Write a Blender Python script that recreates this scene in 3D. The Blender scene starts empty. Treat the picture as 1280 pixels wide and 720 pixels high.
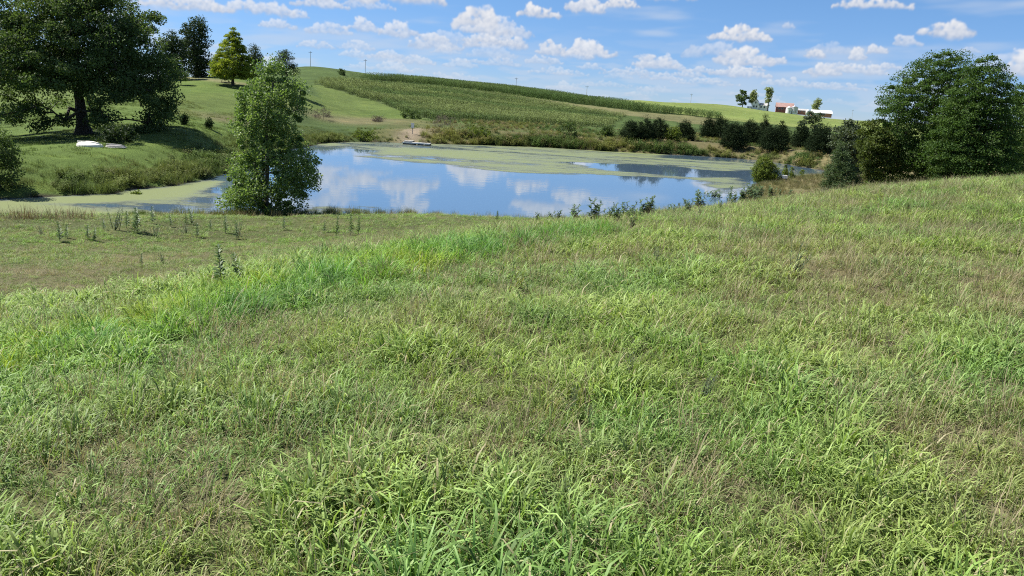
import bpy, math, random
import numpy as np
from mathutils import Matrix

# ------------------------------------------------------------------ camera, sky, sun, exposure
SC = bpy.context.scene
COL = SC.collection
R = math.radians
EYE = np.array([0.0, 0.0, 7.0])          # pond water level is z = 0, eye 1.65 m above the grass
FPX = 967.0                              # focal length in pixels of the 1280 px wide photograph
ROLL = R(3.5)                            # handheld: the horizon dips to the right
PITCH = math.atan(235.0 * math.cos(ROLL) / FPX)

cam = bpy.data.cameras.new('camera')
cam.sensor_width = 36.0
cam.lens = 36.0 * FPX / 1280.0
cam.clip_start = 0.05
cam.clip_end = 20000
camo = bpy.data.objects.new('camera', cam)
camo.location = EYE
_fw = np.array([0, math.cos(PITCH), -math.sin(PITCH)])
_u0, _r0 = np.array([0, math.sin(PITCH), math.cos(PITCH)]), np.array([1.0, 0, 0])
CAM_R = _r0 * math.cos(ROLL) + _u0 * math.sin(ROLL)
CAM_U = _u0 * math.cos(ROLL) - _r0 * math.sin(ROLL)
camo.rotation_euler = Matrix([[CAM_R[i], CAM_U[i], -_fw[i]] for i in range(3)]).to_euler()
COL.objects.link(camo)
SC.camera = camo

SUN_EL, SUN_AZ = 52.0, -74.0             # azimuth measured from +Y (view) towards +X
sun = bpy.data.lights.new('sun', 'SUN')
sun.energy = 4.6
sun.angle = R(0.5)
sun.color = (1.0, 0.955, 0.88)
suno = bpy.data.objects.new('sun', sun)
suno.rotation_euler = (R(90 - SUN_EL), 0, -R(SUN_AZ) + math.pi)
suno.location = (-60, 60, 90)
COL.objects.link(suno)

SC.view_settings.view_transform = 'Standard'
SC.view_settings.look = 'None'
SC.view_settings.gamma = 1.0
SC.view_settings.exposure = 1.0
SC.view_settings.use_curve_mapping = False
SC.cycles.max_bounces = 4
SC.cycles.diffuse_bounces = 2
SC.cycles.glossy_bounces = 3
SC.cycles.transmission_bounces = 3
SC.cycles.transparent_max_bounces = 8
SC.cycles.caustics_reflective = False
SC.cycles.caustics_refractive = False
SC.cycles.use_denoising = False
SC.cycles.filter_width = 1.1
SC.cycles.use_adaptive_sampling = True
SC.cycles.adaptive_threshold = 0.015


# ---- node helpers
class NT:
    def __init__(self, tree):
        self.t = tree
        self.n = tree.nodes
        self.l = tree.links

    def node(self, typ, **kw):
        n = self.n.new(typ)
        for k, v in kw.items():
            setattr(n, k, v)
        return n

    def put(self, sock, v):
        if isinstance(v, bpy.types.NodeSocket):
            self.l.new(v, sock)
        elif v is not None:
            sock.default_value = v

    def math(self, op, a, b=None, c=None, clamp=False):
        n = self.node('ShaderNodeMath', operation=op, use_clamp=clamp)
        for i, v in enumerate((a, b, c)):
            if v is not None:
                self.put(n.inputs[i], v)
        return n.outputs[0]

    def vec(self, op, a, b=None, c=None):
        n = self.node('ShaderNodeVectorMath', operation=op)
        for i, v in enumerate((a, b, c)):
            if v is not None:
                self.put(n.inputs[i], v)
        return n.outputs['Value'] if op in ('LENGTH', 'DOT_PRODUCT') else n.outputs[0]

    def noise(self, vec, scale, detail=4, rough=0.55, dist=0.0):
        n = self.node('ShaderNodeTexNoise')
        if vec is not None:
            self.l.new(vec, n.inputs['Vector'])
        n.inputs['Scale'].default_value = scale
        n.inputs['Detail'].default_value = detail
        n.inputs['Roughness'].default_value = rough
        n.inputs['Distortion'].default_value = dist
        return n

    def mix(self, f, a, b, mode='MIX'):
        n = self.node('ShaderNodeMix', data_type='RGBA', blend_type=mode)
        self.put(n.inputs[0], f)
        self.put(n.inputs[6], a)
        self.put(n.inputs[7], b)
        return n.outputs[2]

    def ramp(self, f, lo, hi):
        n = self.node('ShaderNodeMapRange', interpolation_type='SMOOTHSTEP')
        self.put(n.inputs[0], f)
        n.inputs[1].default_value = lo
        n.inputs[2].default_value = hi
        return n.outputs[0]

    def attr(self, name, typ='GEOMETRY'):
        return self.node('ShaderNodeAttribute', attribute_name=name, attribute_type=typ)


def c4(c):
    return (c[0], c[1], c[2], 1.0)


def ray(px, py):
    d = CAM_R * (px - 640.0) + _fw * FPX - CAM_U * (py - 360.0)
    return d / np.linalg.norm(d)


rs = np.random.RandomState(7)
_tab = np.random.RandomState(3).rand(256, 256)


def vnoise(x, y):
    x = np.asarray(x, float); y = np.asarray(y, float)
    xi = np.floor(x).astype(int); yi = np.floor(y).astype(int)
    fx = x - xi; fy = y - yi
    fx = fx * fx * (3 - 2 * fx); fy = fy * fy * (3 - 2 * fy)
    a = _tab[xi & 255, yi & 255]; b = _tab[(xi + 1) & 255, yi & 255]
    c = _tab[xi & 255, (yi + 1) & 255]; d = _tab[(xi + 1) & 255, (yi + 1) & 255]
    return (a * (1 - fx) + b * fx) * (1 - fy) + (c * (1 - fx) + d * fx) * fy


def fbm(x, y, oct=4):
    v = 0; a = 0.5; s = 0
    x = np.asarray(x, float); y = np.asarray(y, float)
    for i in range(oct):
        v = v + a * vnoise(x * 2 ** i + 17.3 * i, y * 2 ** i + 5.1 * i); s += a; a *= 0.5
    return v / s


def sstep(a, b, x):
    t = np.clip((x - a) / (b - a), 0, 1)
    return t * t * (3 - 2 * t)


def cloud_field():
    """cumulus field computed over the whole sky: channels are cover, sunlit share, thin cirrus.
    Columns are bearings (full circle), rows are sqrt(elevation / 90 deg)."""
    W, H = 5120, 576
    r = np.random.RandomState(12)
    cover = np.zeros((H, W), np.float32); lit = np.zeros((H, W), np.float32)
    # pixel x, y, half width, half height in the photograph, solidity
    C = [(597, 22, 27, 18, 1.0), (622, 52, 46, 13, .8), (545, 55, 40, 12, .7), (672, 15, 30, 11, 1.0), (735, 8, 30, 12, .9),
         (778, 4, 26, 8, 1.0), (925, 44, 42, 11, 1.0), (985, 33, 9, 5, .5), (1090, 5, 48, 9, 1.0), (1187, 38, 28, 14, 1.0),
         (932, 74, 40, 13, .9), (925, 91, 44, 9, .85), (972, 76, 13, 7, .8), (1018, 68, 15, 7, .9), (1030, 88, 24, 11, .9), (1075, 87, 34, 8, .7),
         (1097, 63, 13, 7, .8), (1133, 52, 17, 8, .7), (1072, 70, 9, 8, .8), (1276, 84, 20, 15, .9), (410, 37, 32, 9, .6), (455, 33, 24, 9, .7), (500, 40, 30, 11, .75), (395, 56, 25, 7, .6),
         (445, 58, 26, 7, .5), (520, 76, 28, 8, .65), (575, 80, 26, 7, .6), (625, 78, 30, 7, .6), (680, 76, 28, 7, .6), (480, 70, 24, 5, .5), (735, 64, 38, 14, .9), (690, 62, 22, 11, .85),
         (820, 78, 32, 9, .8), (790, 90, 50, 6, .6), (862, 93, 24, 6, .7), (825, 96, 30, 6, .6), (700, 90, 45, 6, .5),
         (375, 19, 14, 7, .7), (235, 5, 60, 10, .9), (320, 10, 50, 11, .8), (400, 4, 40, 8, .8), (460, 6, 40, 7, .5),
         (880, 103, 50, 6, .6), (990, 104, 40, 7, .6), (1045, 108, 40, 6, .6), (760, 106, 50, 5, .5), (940, 118, 40, 5, .5), (560, 96, 50, 6, .5),
         (-90, 40, 70, 18, .9), (-260, 15, 90, 22, .9), (1420, 60, 60, 16, .9), (1560, 90, 70, 13, .9), (1500, 10, 60, 18, 1.0),
         (640, -70, 80, 22, .9), (425, -10, 48, 13, .95), (512, -8, 42, 13, .95), (520, -34, 24, 13, .9), (700, -14, 44, 12, .9), (775, -20, 38, 12, .9), (840, -8, 34, 9, .8), (150, -90, 110, 30, .9), (1150, -120, 110, 30, 1.0), (380, -45, 70, 16, .8), (880, -50, 50, 16, .9)]
    L = []
    for (px, py, hw, hh, wt) in C:
        d = ray(px, py)
        k = 1.0 if hh > 15 or py < 0 else .80
        L.append((math.atan2(d[0], d[1]), math.asin(d[2]), hw * (.55 + .45 * k) / FPX, hh * k / FPX, wt))
    for k in range(640):                      # the same kind of sky all the way round
        e = R(0.6 + 8.0 * r.rand() ** 1.5)
        a = (r.rand() * 2 - 1) * math.pi
        inview = abs(a) < R(37)
        if inview and e > R(5.2): continue
        s = (0.5 + e / R(7.0)) * (.5 + r.rand()) / FPX
        L.append((a, e, 26 * s, 6.0 * s, (.35 + .4 * r.rand()) * (.9 if inview else 1.1)))
    for k in range(60):                      # higher clouds out of view
        e = R(11 + 70 * r.rand() ** 1.4); a = (r.rand() * 2 - 1) * math.pi
        s = R(1.6 + 3.2 * r.rand()); L.append((a, e, 1.5 * s / max(.3, math.cos(e)), .6 * s, .8 + .3 * r.rand()))
    su = np.array([-0.48, 0.77, -0.43])
    for (a0, e0, hw, hh, wt) in L:
        mw, mh = hw * 1.5, hh * 1.9
        c0, c1 = int((a0 - mw + math.pi) / (2 * math.pi) * W), int((a0 + mw + math.pi) / (2 * math.pi) * W) + 2
        v0 = math.sqrt(max(e0 - mh, R(.02)) / (math.pi / 2)) * H; v1 = math.sqrt(max(e0 + mh, R(.05)) / (math.pi / 2)) * H
        r0, r1 = max(0, int(v0)), min(H, int(v1) + 2)
        if r1 <= r0: continue
        cols = np.arange(c0, c1); rows = np.arange(r0, r1)
        A = (cols + .5) / W * 2 * math.pi - math.pi; E = ((rows + .5) / H) ** 2 * (math.pi / 2)
        AA, EE = np.meshgrid(A, E)
        ox, oy = r.rand() * 200, r.rand() * 200
        q = 1.0 / hh
        wx = (fbm(AA * q * .9 + ox, EE * q * .9 + oy, 5) - .5) * 1.1 * hh
        wy = (fbm(AA * q * .9 + oy, EE * q * .9 + ox + 50, 5) - .5) * .9 * hh
        X = AA - a0 + wx; Y = EE - e0 + wy
        dens = np.full(X.shape, -1.0); li = np.zeros(X.shape)
        n = int(np.clip(6 * hw / hh, 7, 26))
        for i in range(n):
            t = (i + .5 + r.normal() * .3) / n * 2 - 1
            env = max(.15, 1 - abs(t) ** 1.7)
            rad = hh * (.42 + .45 * r.rand()) * (.45 + .55 * env)
            cx = t * hw * .9; cy = -hh * .55 + (2 * hh * env * (.15 + .55 * r.rand()))
            for (yy, rr) in ((cy, rad), (-hh * .5 + rad * .35, rad * 1.05)):
                dx, dy = (X - cx) / (rr * 1.25), (Y - yy) / rr
                dd = 1 - (dx * dx + dy * dy)
                ll = su[0] * dx + su[1] * dy + .35 * np.sqrt(np.clip(dd, 0, 1))
                m = dd > dens
                li = np.where(m, ll, li); dens = np.where(m, dd, dens)
        base = sstep(-hh * 1.05, -hh * .35, Y)
        er = fbm(AA * q * 2.4 + oy, EE * q * 2.4 + ox, 6) - .5
        al = sstep(-.05, .75, dens + er * 1.9) * base * wt
        hgt = np.clip((Y + hh) / (2 * hh), 0, 1)
        lt = np.clip(-.02 + .66 * hgt + .34 * li + er * 1.1, 0, 1)
        ii = cols % W
        oc = cover[r0:r1][:, ii]; ol = lit[r0:r1][:, ii]
        na = al + oc * (1 - al)
        nl = np.where(na > 1e-4, (lt * al + ol * oc * (1 - al)) / np.maximum(na, 1e-4), 0)
        cover[r0:r1, ii] = na; lit[r0:r1, ii] = nl
    A = (np.arange(W) + .5) / W * 2 * math.pi - math.pi; E = ((np.arange(H) + .5) / H) ** 2 * (math.pi / 2)
    AA, EE = np.meshgrid(A, E)
    ci = sstep(.50, .80, fbm(AA * 7 + EE * 20, EE * 60 - AA * 6, 4)) * .5
    k = int(.27 * H)
    ci[:k] = np.maximum(ci[:k], .42 * sstep(.42, .62, fbm(AA[:k] * 22 + 3, EE[:k] * 130, 5)) * sstep(.10, .03, EE[:k]))
    return np.stack([cover, lit, ci.astype(np.float32), np.ones_like(cover)], 2)


# ---- world: Nishita sky with the computed cumulus field
def build_world():
    w = bpy.data.worlds.new('World')
    SC.world = w
    w.use_nodes = True
    w.cycles.sampling_method = 'NONE'
    t = NT(w.node_tree)
    t.n.clear()
    sky = t.node('ShaderNodeTexSky', sky_type='NISHITA', sun_disc=False)
    sky.sun_elevation = R(SUN_EL)
    sky.sun_rotation = R(SUN_AZ)
    sky.altitude = 2500
    sky.air_density = 1.0
    sky.dust_density = 0.0
    sky.ozone_density = 4.0
    cf = cloud_field()
    im = bpy.data.images.new('cloud_field', cf.shape[1], cf.shape[0], alpha=True, float_buffer=True, is_data=True)
    im.pixels.foreach_set(cf.ravel())
    im.update()
    tc = t.node('ShaderNodeTexCoord')
    sep = t.node('ShaderNodeSeparateXYZ')
    t.l.new(tc.outputs['Generated'], sep.inputs[0])
    az = t.math('ARCTAN2', sep.outputs[0], sep.outputs[1])
    el = t.math('MAXIMUM', t.math('ARCSINE', sep.outputs[2]), 0.0)
    comb = t.node('ShaderNodeCombineXYZ')
    t.put(comb.inputs[0], t.math('MULTIPLY_ADD', az, 1 / (2 * math.pi), .5))
    t.put(comb.inputs[1], t.math('SQRT', t.math('MULTIPLY', el, 2 / math.pi)))
    tx = t.node('ShaderNodeTexImage', image=im, interpolation='Cubic', extension='EXTEND')
    t.l.new(comb.outputs[0], tx.inputs[0])
    sc = t.node('ShaderNodeSeparateColor')
    t.l.new(tx.outputs[0], sc.inputs[0])
    tint = t.mix(t.ramp(el, 0.0, 0.16), SKY_LOW, SKY_HIGH)
    skyc = t.mix(1.0, sky.outputs[0], tint, 'MULTIPLY')
    cl = t.mix(sc.outputs[1], CLOUD_SHADE, CLOUD_LIT)
    hzel = t.ramp(el, 0.0, 0.075)
    a2 = t.math('MULTIPLY', sc.outputs[0], t.math('MULTIPLY_ADD', hzel, 0.5, 0.45))
    c1 = t.mix(sc.outputs[2], skyc, CIRRUS)
    c2 = t.mix(a2, c1, cl)
    bg = t.node('ShaderNodeBackground')
    t.l.new(c2, bg.inputs[0])
    bg.inputs[1].default_value = 0.061
    out = t.node('ShaderNodeOutputWorld')
    t.l.new(bg.outputs[0], out.inputs[0])


SKY_LOW, SKY_HIGH = (0.58, 0.70, 0.98, 1), (0.73, 0.91, 1.07, 1)
CLOUD_SHADE, CLOUD_LIT, CIRRUS = (3.9, 4.5, 5.7, 1), (7.5, 7.45, 7.5, 1), (4.9, 5.6, 6.7, 1)
build_world()

# ------------------------------------------------------------------ numeric helpers
def at(px, py, Y):
    d = ray(px, py)
    return EYE + d * (Y / d[1])


def at_z(px, py, z):
    d = ray(px, py)
    return EYE + d * ((z - EYE[2]) / d[2])


def on_water(px, py):
    d = ray(px, py)
    return EYE + d * (-EYE[2] / d[2])


def inside(poly, x, y):
    x = np.asarray(x, float); y = np.asarray(y, float)
    r = np.zeros(x.shape, bool)
    n = len(poly)
    for i in range(n):
        x0, y0 = poly[i]; x1, y1 = poly[(i + 1) % n]
        c = ((y0 > y) != (y1 > y)) & (x < (x1 - x0) * (y - y0) / (y1 - y0 + 1e-12) + x0)
        r ^= c
    return r


def seg_dist(poly, x, y, closed=True):
    x = np.asarray(x, float); y = np.asarray(y, float)
    best = np.full(x.shape, 1e18)
    n = len(poly)
    for i in range(n if closed else n - 1):
        x0, y0 = poly[i]; x1, y1 = poly[(i + 1) % n]
        dx, dy = x1 - x0, y1 - y0
        t = np.clip(((x - x0) * dx + (y - y0) * dy) / (dx * dx + dy * dy + 1e-12), 0, 1)
        best = np.minimum(best, (x - x0 - t * dx) ** 2 + (y - y0 - t * dy) ** 2)
    return np.sqrt(best)


def sdist(poly, x, y):
    d = seg_dist(poly, x, y)
    return np.where(inside(poly, x, y), -d, d)


def smooth_poly(pts, k=5):
    pts = [np.array(p[:2], float) for p in pts]
    n = len(pts); out = []
    for i in range(n):
        p0, p1, p2, p3 = pts[i - 1], pts[i], pts[(i + 1) % n], pts[(i + 2) % n]
        for j in range(k):
            t = j / k
            out.append(0.5 * ((2 * p1) + (-p0 + p2) * t + (2 * p0 - 5 * p1 + 4 * p2 - p3) * t * t + (-p0 + 3 * p1 - 3 * p2 + p3) * t ** 3))
    return out


# ------------------------------------------------------------------ pond outline and terrain
shore_px = [(-120, 262), (-60, 253), (0, 248), (60, 246), (110, 243), (140, 242), (160, 236), (210, 232), (255, 224), (285, 215), (320, 203), (345, 192), (385, 183), (420, 178),
            (480, 178), (540, 180), (620, 182), (700, 185.5), (800, 191.5), (880, 195.5), (950, 201), (1010, 210), (1060, 220),
            (1045, 224), (1000, 225), (967, 226.5), (944, 231), (931, 241), (920, 254)]
near_xy = [(12, 53), (6, 47), (0, 44.5), (-5, 44), (-10, 43)]
near_px = [(335, 273), (200, 274), (80, 275), (-40, 277), (-130, 275)]
POND = smooth_poly([on_water(*p)[:2] for p in shore_px] + [np.array(p) for p in near_xy] + [on_water(*p)[:2] for p in near_px], 5)
_mid = np.array([on_water(*p)[:2] for p in [(-400, 262), (-60, 262), (60, 256), (200, 250), (400, 235), (640, 235), (900, 235), (1000, 224), (1100, 216)]])


def far_side(x, y):
    return y > np.interp(x, _mid[:, 0], _mid[:, 1])


CP = [(0, 0, 5.35), (0, -12, 5.5), (-10, -8, 4.7), (10, -8, 5.7), (-30, -20, 3.0), (40, -20, 6.0), (0, -60, 5.8), (-80, -60, 4), (80, -60, 7),
      (0, 3, 5.35), (0, 6, 5.25), (0, 10, 5.0), (0, 15, 4.45), (0, 21, 3.55), (0, 27, 2.7), (1, 35, 1.3), (4, 3, 5.38), (8, 8, 5.36), (14, 12, 5.4),
      (-2.5, 3, 5.3), (30, 20, 5.4), (40, 10, 5.8), (-9, 8, 4.0), (-14, 10, 3.0), (-25, 5, 2.3), (-45, 10, 2.0), (70, 50, 4.5), (110, 60, 6), (-70, 45, 1.5), (-90, 20, 2.5)]
for (px, py, z) in [(150, 362, 1.95), (150, 330, 1.6), (150, 300, 1.15), (150, 280, .6), (0, 380, 2.1), (0, 330, 1.6), (0, 290, .9),
                    (400, 303, 1.9), (400, 280, .8), (300, 312, 1.6), (300, 285, .75), (330, 276, .45)]:
    p = at_z(px, py, z); CP.append(tuple(p))
for (px, py, Y) in [(0, 410, 7), (150, 372, 8.5), (270, 345, 10.5), (400, 322, 12.5), (520, 304, 16), (700, 283, 20), (820, 273, 24), (1000, 255, 27), (1150, 241, 28), (1280, 231, 29), (1400, 225, 31),
                    (105, 168, 72), (200, 200, 58), (200, 186, 64), (60, 202, 52), (60, 184, 60), (0, 208, 47), (-200, 190, 60), (-150, 150, 95),
                    (240, 160, 82), (240, 130, 110), (240, 100, 150), (60, 140, 100), (0, 105, 140), (-200, 100, 140), (300, 160, 98), (330, 102, 160),
                    (400, 132, 155), (400, 152, 130), (400, 166, 112), (395, 104, 240), (390, 83, 330), (445, 91, 330), (500, 98.5, 330), (570, 106, 335), (500, 118, 240), (500, 150, 145),
                    (640, 113.5, 340), (640, 130, 240), (640, 160, 145), (720, 122, 355), (800, 126, 375), (800, 146, 220), (800, 170, 150),
                    (900, 133, 500), (880, 130.5, 470), (900, 152, 250), (900, 166, 170), (960, 140, 515), (1000, 165, 230), (930, 184, 135), (1020, 190, 130), (1080, 152, 540), (1080, 170, 250),
                    (1200, 157, 560), (1200, 170, 300), (1400, 165, 600), (1300, 190, 130), (330, 90, 330), (250, 98, 220), (250, 99, 340), (100, 103, 250), (100, 104, 400), (-200, 90, 300)]:
    p = at(px, py, Y)
    CP.append(tuple(p))
CP += [(36, 46, 3.0), (26, 46, 2.5), (20, 44, 1.9), (16, 41, 1.6), (27, 60, 1.1), (34, 70, 1.2), (50, 70, 3.0), (-100, 600, 9), (100, 620, 6), (300, 760, 3), (500, 700, 3), (-400, 600, 10), (700, 300, 6), (-600, 200, 9),
       (0, 1500, 2), (800, 1500, 2), (-800, 1500, 4), (0, 3500, 2), (2500, 2500, 2), (-2500, 2500, 3), (2500, 0, 3), (-2500, 0, 3), (0, -1500, 5), (-100, -300, 6), (200, -300, 8)]
CP = np.array(CP, float)


def _warp(x, y):
    r = np.sqrt(x * x + y * y) + 1e-9
    k = np.arcsinh(r / 8.0) / r
    return x * k, y * k


def _phi(r2):
    return 0.5 * r2 * np.log(r2 + 1e-12)


_wx, _wy = _warp(CP[:, 0], CP[:, 1])
_n = len(CP)
_K = _phi((_wx[:, None] - _wx[None]) ** 2 + (_wy[:, None] - _wy[None]) ** 2) + np.eye(_n) * 0.0004
_Pm = np.stack([np.ones(_n), _wx, _wy], 1)
_A = np.block([[_K, _Pm], [_Pm.T, np.zeros((3, 3))]])
_sol = np.linalg.solve(_A, np.concatenate([CP[:, 2], np.zeros(3)]))


def gz(x, y, want_sd=False):
    x = np.atleast_1d(np.asarray(x, float)); y = np.atleast_1d(np.asarray(y, float))
    sh = x.shape
    x = x.ravel(); y = y.ravel()
    z = np.empty(len(x))
    for i in range(0, len(x), 60000):
        wx, wy = _warp(x[i:i + 60000], y[i:i + 60000])
        k = _phi((wx[:, None] - _wx[None]) ** 2 + (wy[:, None] - _wy[None]) ** 2)
        z[i:i + 60000] = k @ _sol[:_n] + _sol[_n] + _sol[_n + 1] * wx + _sol[_n + 2] * wy
    r = np.sqrt(x * x + y * y)
    z = z + (fbm(x / 3.1, y / 3.1, 3) - 0.5) * 0.22 * sstep(2, 8, r) + (fbm(x / 23.0, y / 23.0, 3) - 0.5) * 1.1 * sstep(60, 250, r)
    sd = sdist(POND, x, y) + (fbm(x / 4.0 + 40, y / 4.0, 3) - 0.5) * 1.6
    bank = np.minimum(sd * 0.30, 0.45)                       # low cut bank at the water's edge
    zo = bank + (np.maximum(z, 0.25) - 0.0) * sstep(0.5, 7.0, sd)
    z = np.where(sd > 0, np.where(sd < 7, zo * sstep(7, 6.9, sd) + 0, 0) + np.where(sd >= 7, np.maximum(z, .25) + 0.45 * sstep(16, 7, sd), 0), np.maximum(sd * 0.45, -2.0) - 0.05)
    z = z.reshape(sh)
    return (z, sd.reshape(sh)) if want_sd else z


_hits = {}


def g1(x, y):
    return float(gz(np.array([x]), np.array([y]))[0])


def hit(px, py, y0=3.0, y1=900.0):
    key = (px, py, y0, y1)
    if key in _hits: return _hits[key].copy()
    d = ray(px, py)
    Y = np.geomspace(y0, y1, 1100)
    x = EYE[0] + d[0] / d[1] * Y
    zz = EYE[2] + d[2] / d[1] * Y
    below = zz < gz(x, Y)
    k = int(np.argmax(below)) if below.any() else len(Y) - 1
    _hits[key] = np.array([x[k], Y[k]])
    return _hits[key].copy()


# ------------------------------------------------------------------ mesh helpers
def tag(o, label=None, cat=None, group=None, kind=None):
    if label: o['label'] = label
    if cat: o['category'] = cat
    if group: o['group'] = group
    if kind: o['kind'] = kind
    return o


def fast_mesh(name, v, loops, starts, mat=None, attrs=None, smooth=False):
    me = bpy.data.meshes.new(name)
    v = np.ascontiguousarray(v, np.float32)
    me.vertices.add(len(v)); me.vertices.foreach_set('co', v.ravel())
    me.loops.add(len(loops)); me.loops.foreach_set('vertex_index', np.asarray(loops, np.int32))
    me.polygons.add(len(starts)); me.polygons.foreach_set('loop_start', np.asarray(starts, np.int32))
    for k, a in (attrs or {}).items():
        a = np.asarray(a, np.float32)
        if a.ndim == 1:
            at_ = me.attributes.new(k, 'FLOAT', 'POINT'); at_.data.foreach_set('value', a)
        else:
            at_ = me.attributes.new(k, 'FLOAT_COLOR', 'POINT'); at_.data.foreach_set('color', np.concatenate([a, np.ones((len(a), 1), np.float32)], 1).ravel())
    if mat: me.materials.append(mat)
    me.update(calc_edges=True)
    me.validate()
    if smooth:
        me.polygons.foreach_set('use_smooth', np.ones(len(starts), bool))
    return me


def quads_mesh(name, v, f, mat=None, attrs=None, smooth=False):
    f = np.asarray(f, np.int32)
    return fast_mesh(name, v, f.ravel(), np.arange(len(f)) * f.shape[1], mat, attrs, smooth)


def link(name, me, parent=None, loc=None, rotz=0.0):
    o = bpy.data.objects.new(name, me)
    COL.objects.link(o)
    if parent is not None: o.parent = parent
    if loc is not None: o.location = loc
    o.rotation_euler = (0, 0, rotz)
    return o


def empty(name, loc, rotz=0.0):
    o = bpy.data.objects.new(name, None)
    o.empty_display_size = 0.3
    COL.objects.link(o)
    o.location = loc
    o.rotation_euler = (0, 0, rotz)
    return o


class MB:
    """collects plain shapes into one mesh"""
    def __init__(self): self.v = []; self.f = []

    def poly(self, pts):
        b = len(self.v); self.v += [tuple(p) for p in pts]; self.f.append(tuple(range(b, b + len(pts)))); return self

    def box(self, x0, x1, y0, y1, z0, z1):
        b = len(self.v)
        self.v += [(x, y, z) for z in (z0, z1) for (x, y) in ((x0, y0), (x1, y0), (x1, y1), (x0, y1))]
        self.f += [tuple(b + i for i in q) for q in ((3, 2, 1, 0), (4, 5, 6, 7), (0, 1, 5, 4), (1, 2, 6, 5), (2, 3, 7, 6), (3, 0, 4, 7))]
        return self

    def lathe(self, prof, n=16, cx=0, cy=0):
        b = len(self.v)
        for (r, z) in prof:
            for i in range(n):
                a = 2 * math.pi * i / n
                self.v.append((cx + r * math.cos(a), cy + r * math.sin(a), z))
        for k in range(len(prof) - 1):
            for i in range(n):
                j = (i + 1) % n
                self.f.append((b + k * n + i, b + k * n + j, b + (k + 1) * n + j, b + (k + 1) * n + i))
        self.f.append(tuple(b + i for i in range(n))[::-1])
        self.f.append(tuple(b + (len(prof) - 1) * n + i for i in range(n)))
        return self

    def tube(self, pts, rad, n=6):
        pts = [np.array(p, float) for p in pts]
        if not hasattr(rad, '__len__'): rad = [rad] * len(pts)
        b = len(self.v)
        for k, p in enumerate(pts):
            d = pts[min(k + 1, len(pts) - 1)] - pts[max(k - 1, 0)]
            d /= np.linalg.norm(d) + 1e-9
            u = np.cross(d, (0.3, 0.9, 0.1)); u /= np.linalg.norm(u) + 1e-9
            w = np.cross(d, u)
            for i in range(n):
                a = 2 * math.pi * i / n
                self.v.append(tuple(p + rad[k] * (u * math.cos(a) + w * math.sin(a))))
        for k in range(len(pts) - 1):
            for i in range(n):
                j = (i + 1) % n
                self.f.append((b + k * n + i, b + k * n + j, b + (k + 1) * n + j, b + (k + 1) * n + i))
        self.f.append(tuple(b + (len(pts) - 1) * n + i for i in range(n)))
        return self

    def mesh(self, name, mat, smooth=False):
        me = bpy.data.meshes.new(name)
        me.from_pydata(self.v, [], self.f)
        me.materials.append(mat)
        if smooth: me.polygons.foreach_set('use_smooth', np.ones(len(me.polygons), bool))
        me.update()
        return me

    def build(self, name, mat, parent=None, loc=None, smooth=False, rotz=0.0):
        return link(name, self.mesh(name, mat, smooth), parent, loc, rotz)


# ------------------------------------------------------------------ materials
def new_mat(name):
    m = bpy.data.materials.new(name)
    m.use_nodes = True
    t = NT(m.node_tree)
    t.n.clear()
    out = t.node('ShaderNodeOutputMaterial')
    return m, t, out


def paint_mat(name, col, rough=0.6, var=0.18, scale=3.0, metal=0.0, bump=0.0):
    m, t, out = new_mat(name)
    p = t.node('ShaderNodeBsdfPrincipled')
    tc = t.node('ShaderNodeTexCoord')
    n = t.noise(tc.outputs['Object'], scale, 6, 0.65)
    f = t.ramp(n.outputs['Fac'], 0.3, 0.75)
    t.put(p.inputs['Base Color'], t.mix(f, c4([c * (1 - var) for c in col]), c4([min(1, c * (1 + var)) for c in col])))
    p.inputs['Roughness'].default_value = rough
    p.inputs['Metallic'].default_value = metal
    if bump:
        b = t.node('ShaderNodeBump'); b.inputs['Strength'].default_value = bump; b.inputs['Distance'].default_value = 0.05
        t.l.new(n.outputs['Fac'], b.inputs['Height']); t.l.new(b.outputs[0], p.inputs['Normal'])
    t.l.new(p.outputs[0], out.inputs[0])
    return m


def leaf_mat(name, ca, cb, trans=0.3, rough=0.6, spec=0.14, cc=None):
    m, t, out = new_mat(name)
    a = t.attr('rnd')
    col = t.mix(a.outputs['Fac'], c4(ca), c4(cb))
    if cc is not None:
        col = t.mix(t.ramp(a.outputs['Fac'], 0.86, 0.95), col, c4(cc))
    p = t.node('ShaderNodeBsdfPrincipled')
    t.l.new(col, p.inputs['Base Color'])
    p.inputs['Roughness'].default_value = rough
    p.inputs['Specular IOR Level'].default_value = spec
    tr = t.node('ShaderNodeBsdfTranslucent')
    t.put(tr.inputs[0], t.mix(1.0, col, (1.25, 1.35, 0.6, 1), 'MULTIPLY'))
    mx = t.node('ShaderNodeMixShader'); mx.inputs[0].default_value = trans
    t.l.new(p.outputs[0], mx.inputs[1]); t.l.new(tr.outputs[0], mx.inputs[2])
    t.l.new(mx.outputs[0], out.inputs[0])
    return m


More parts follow.
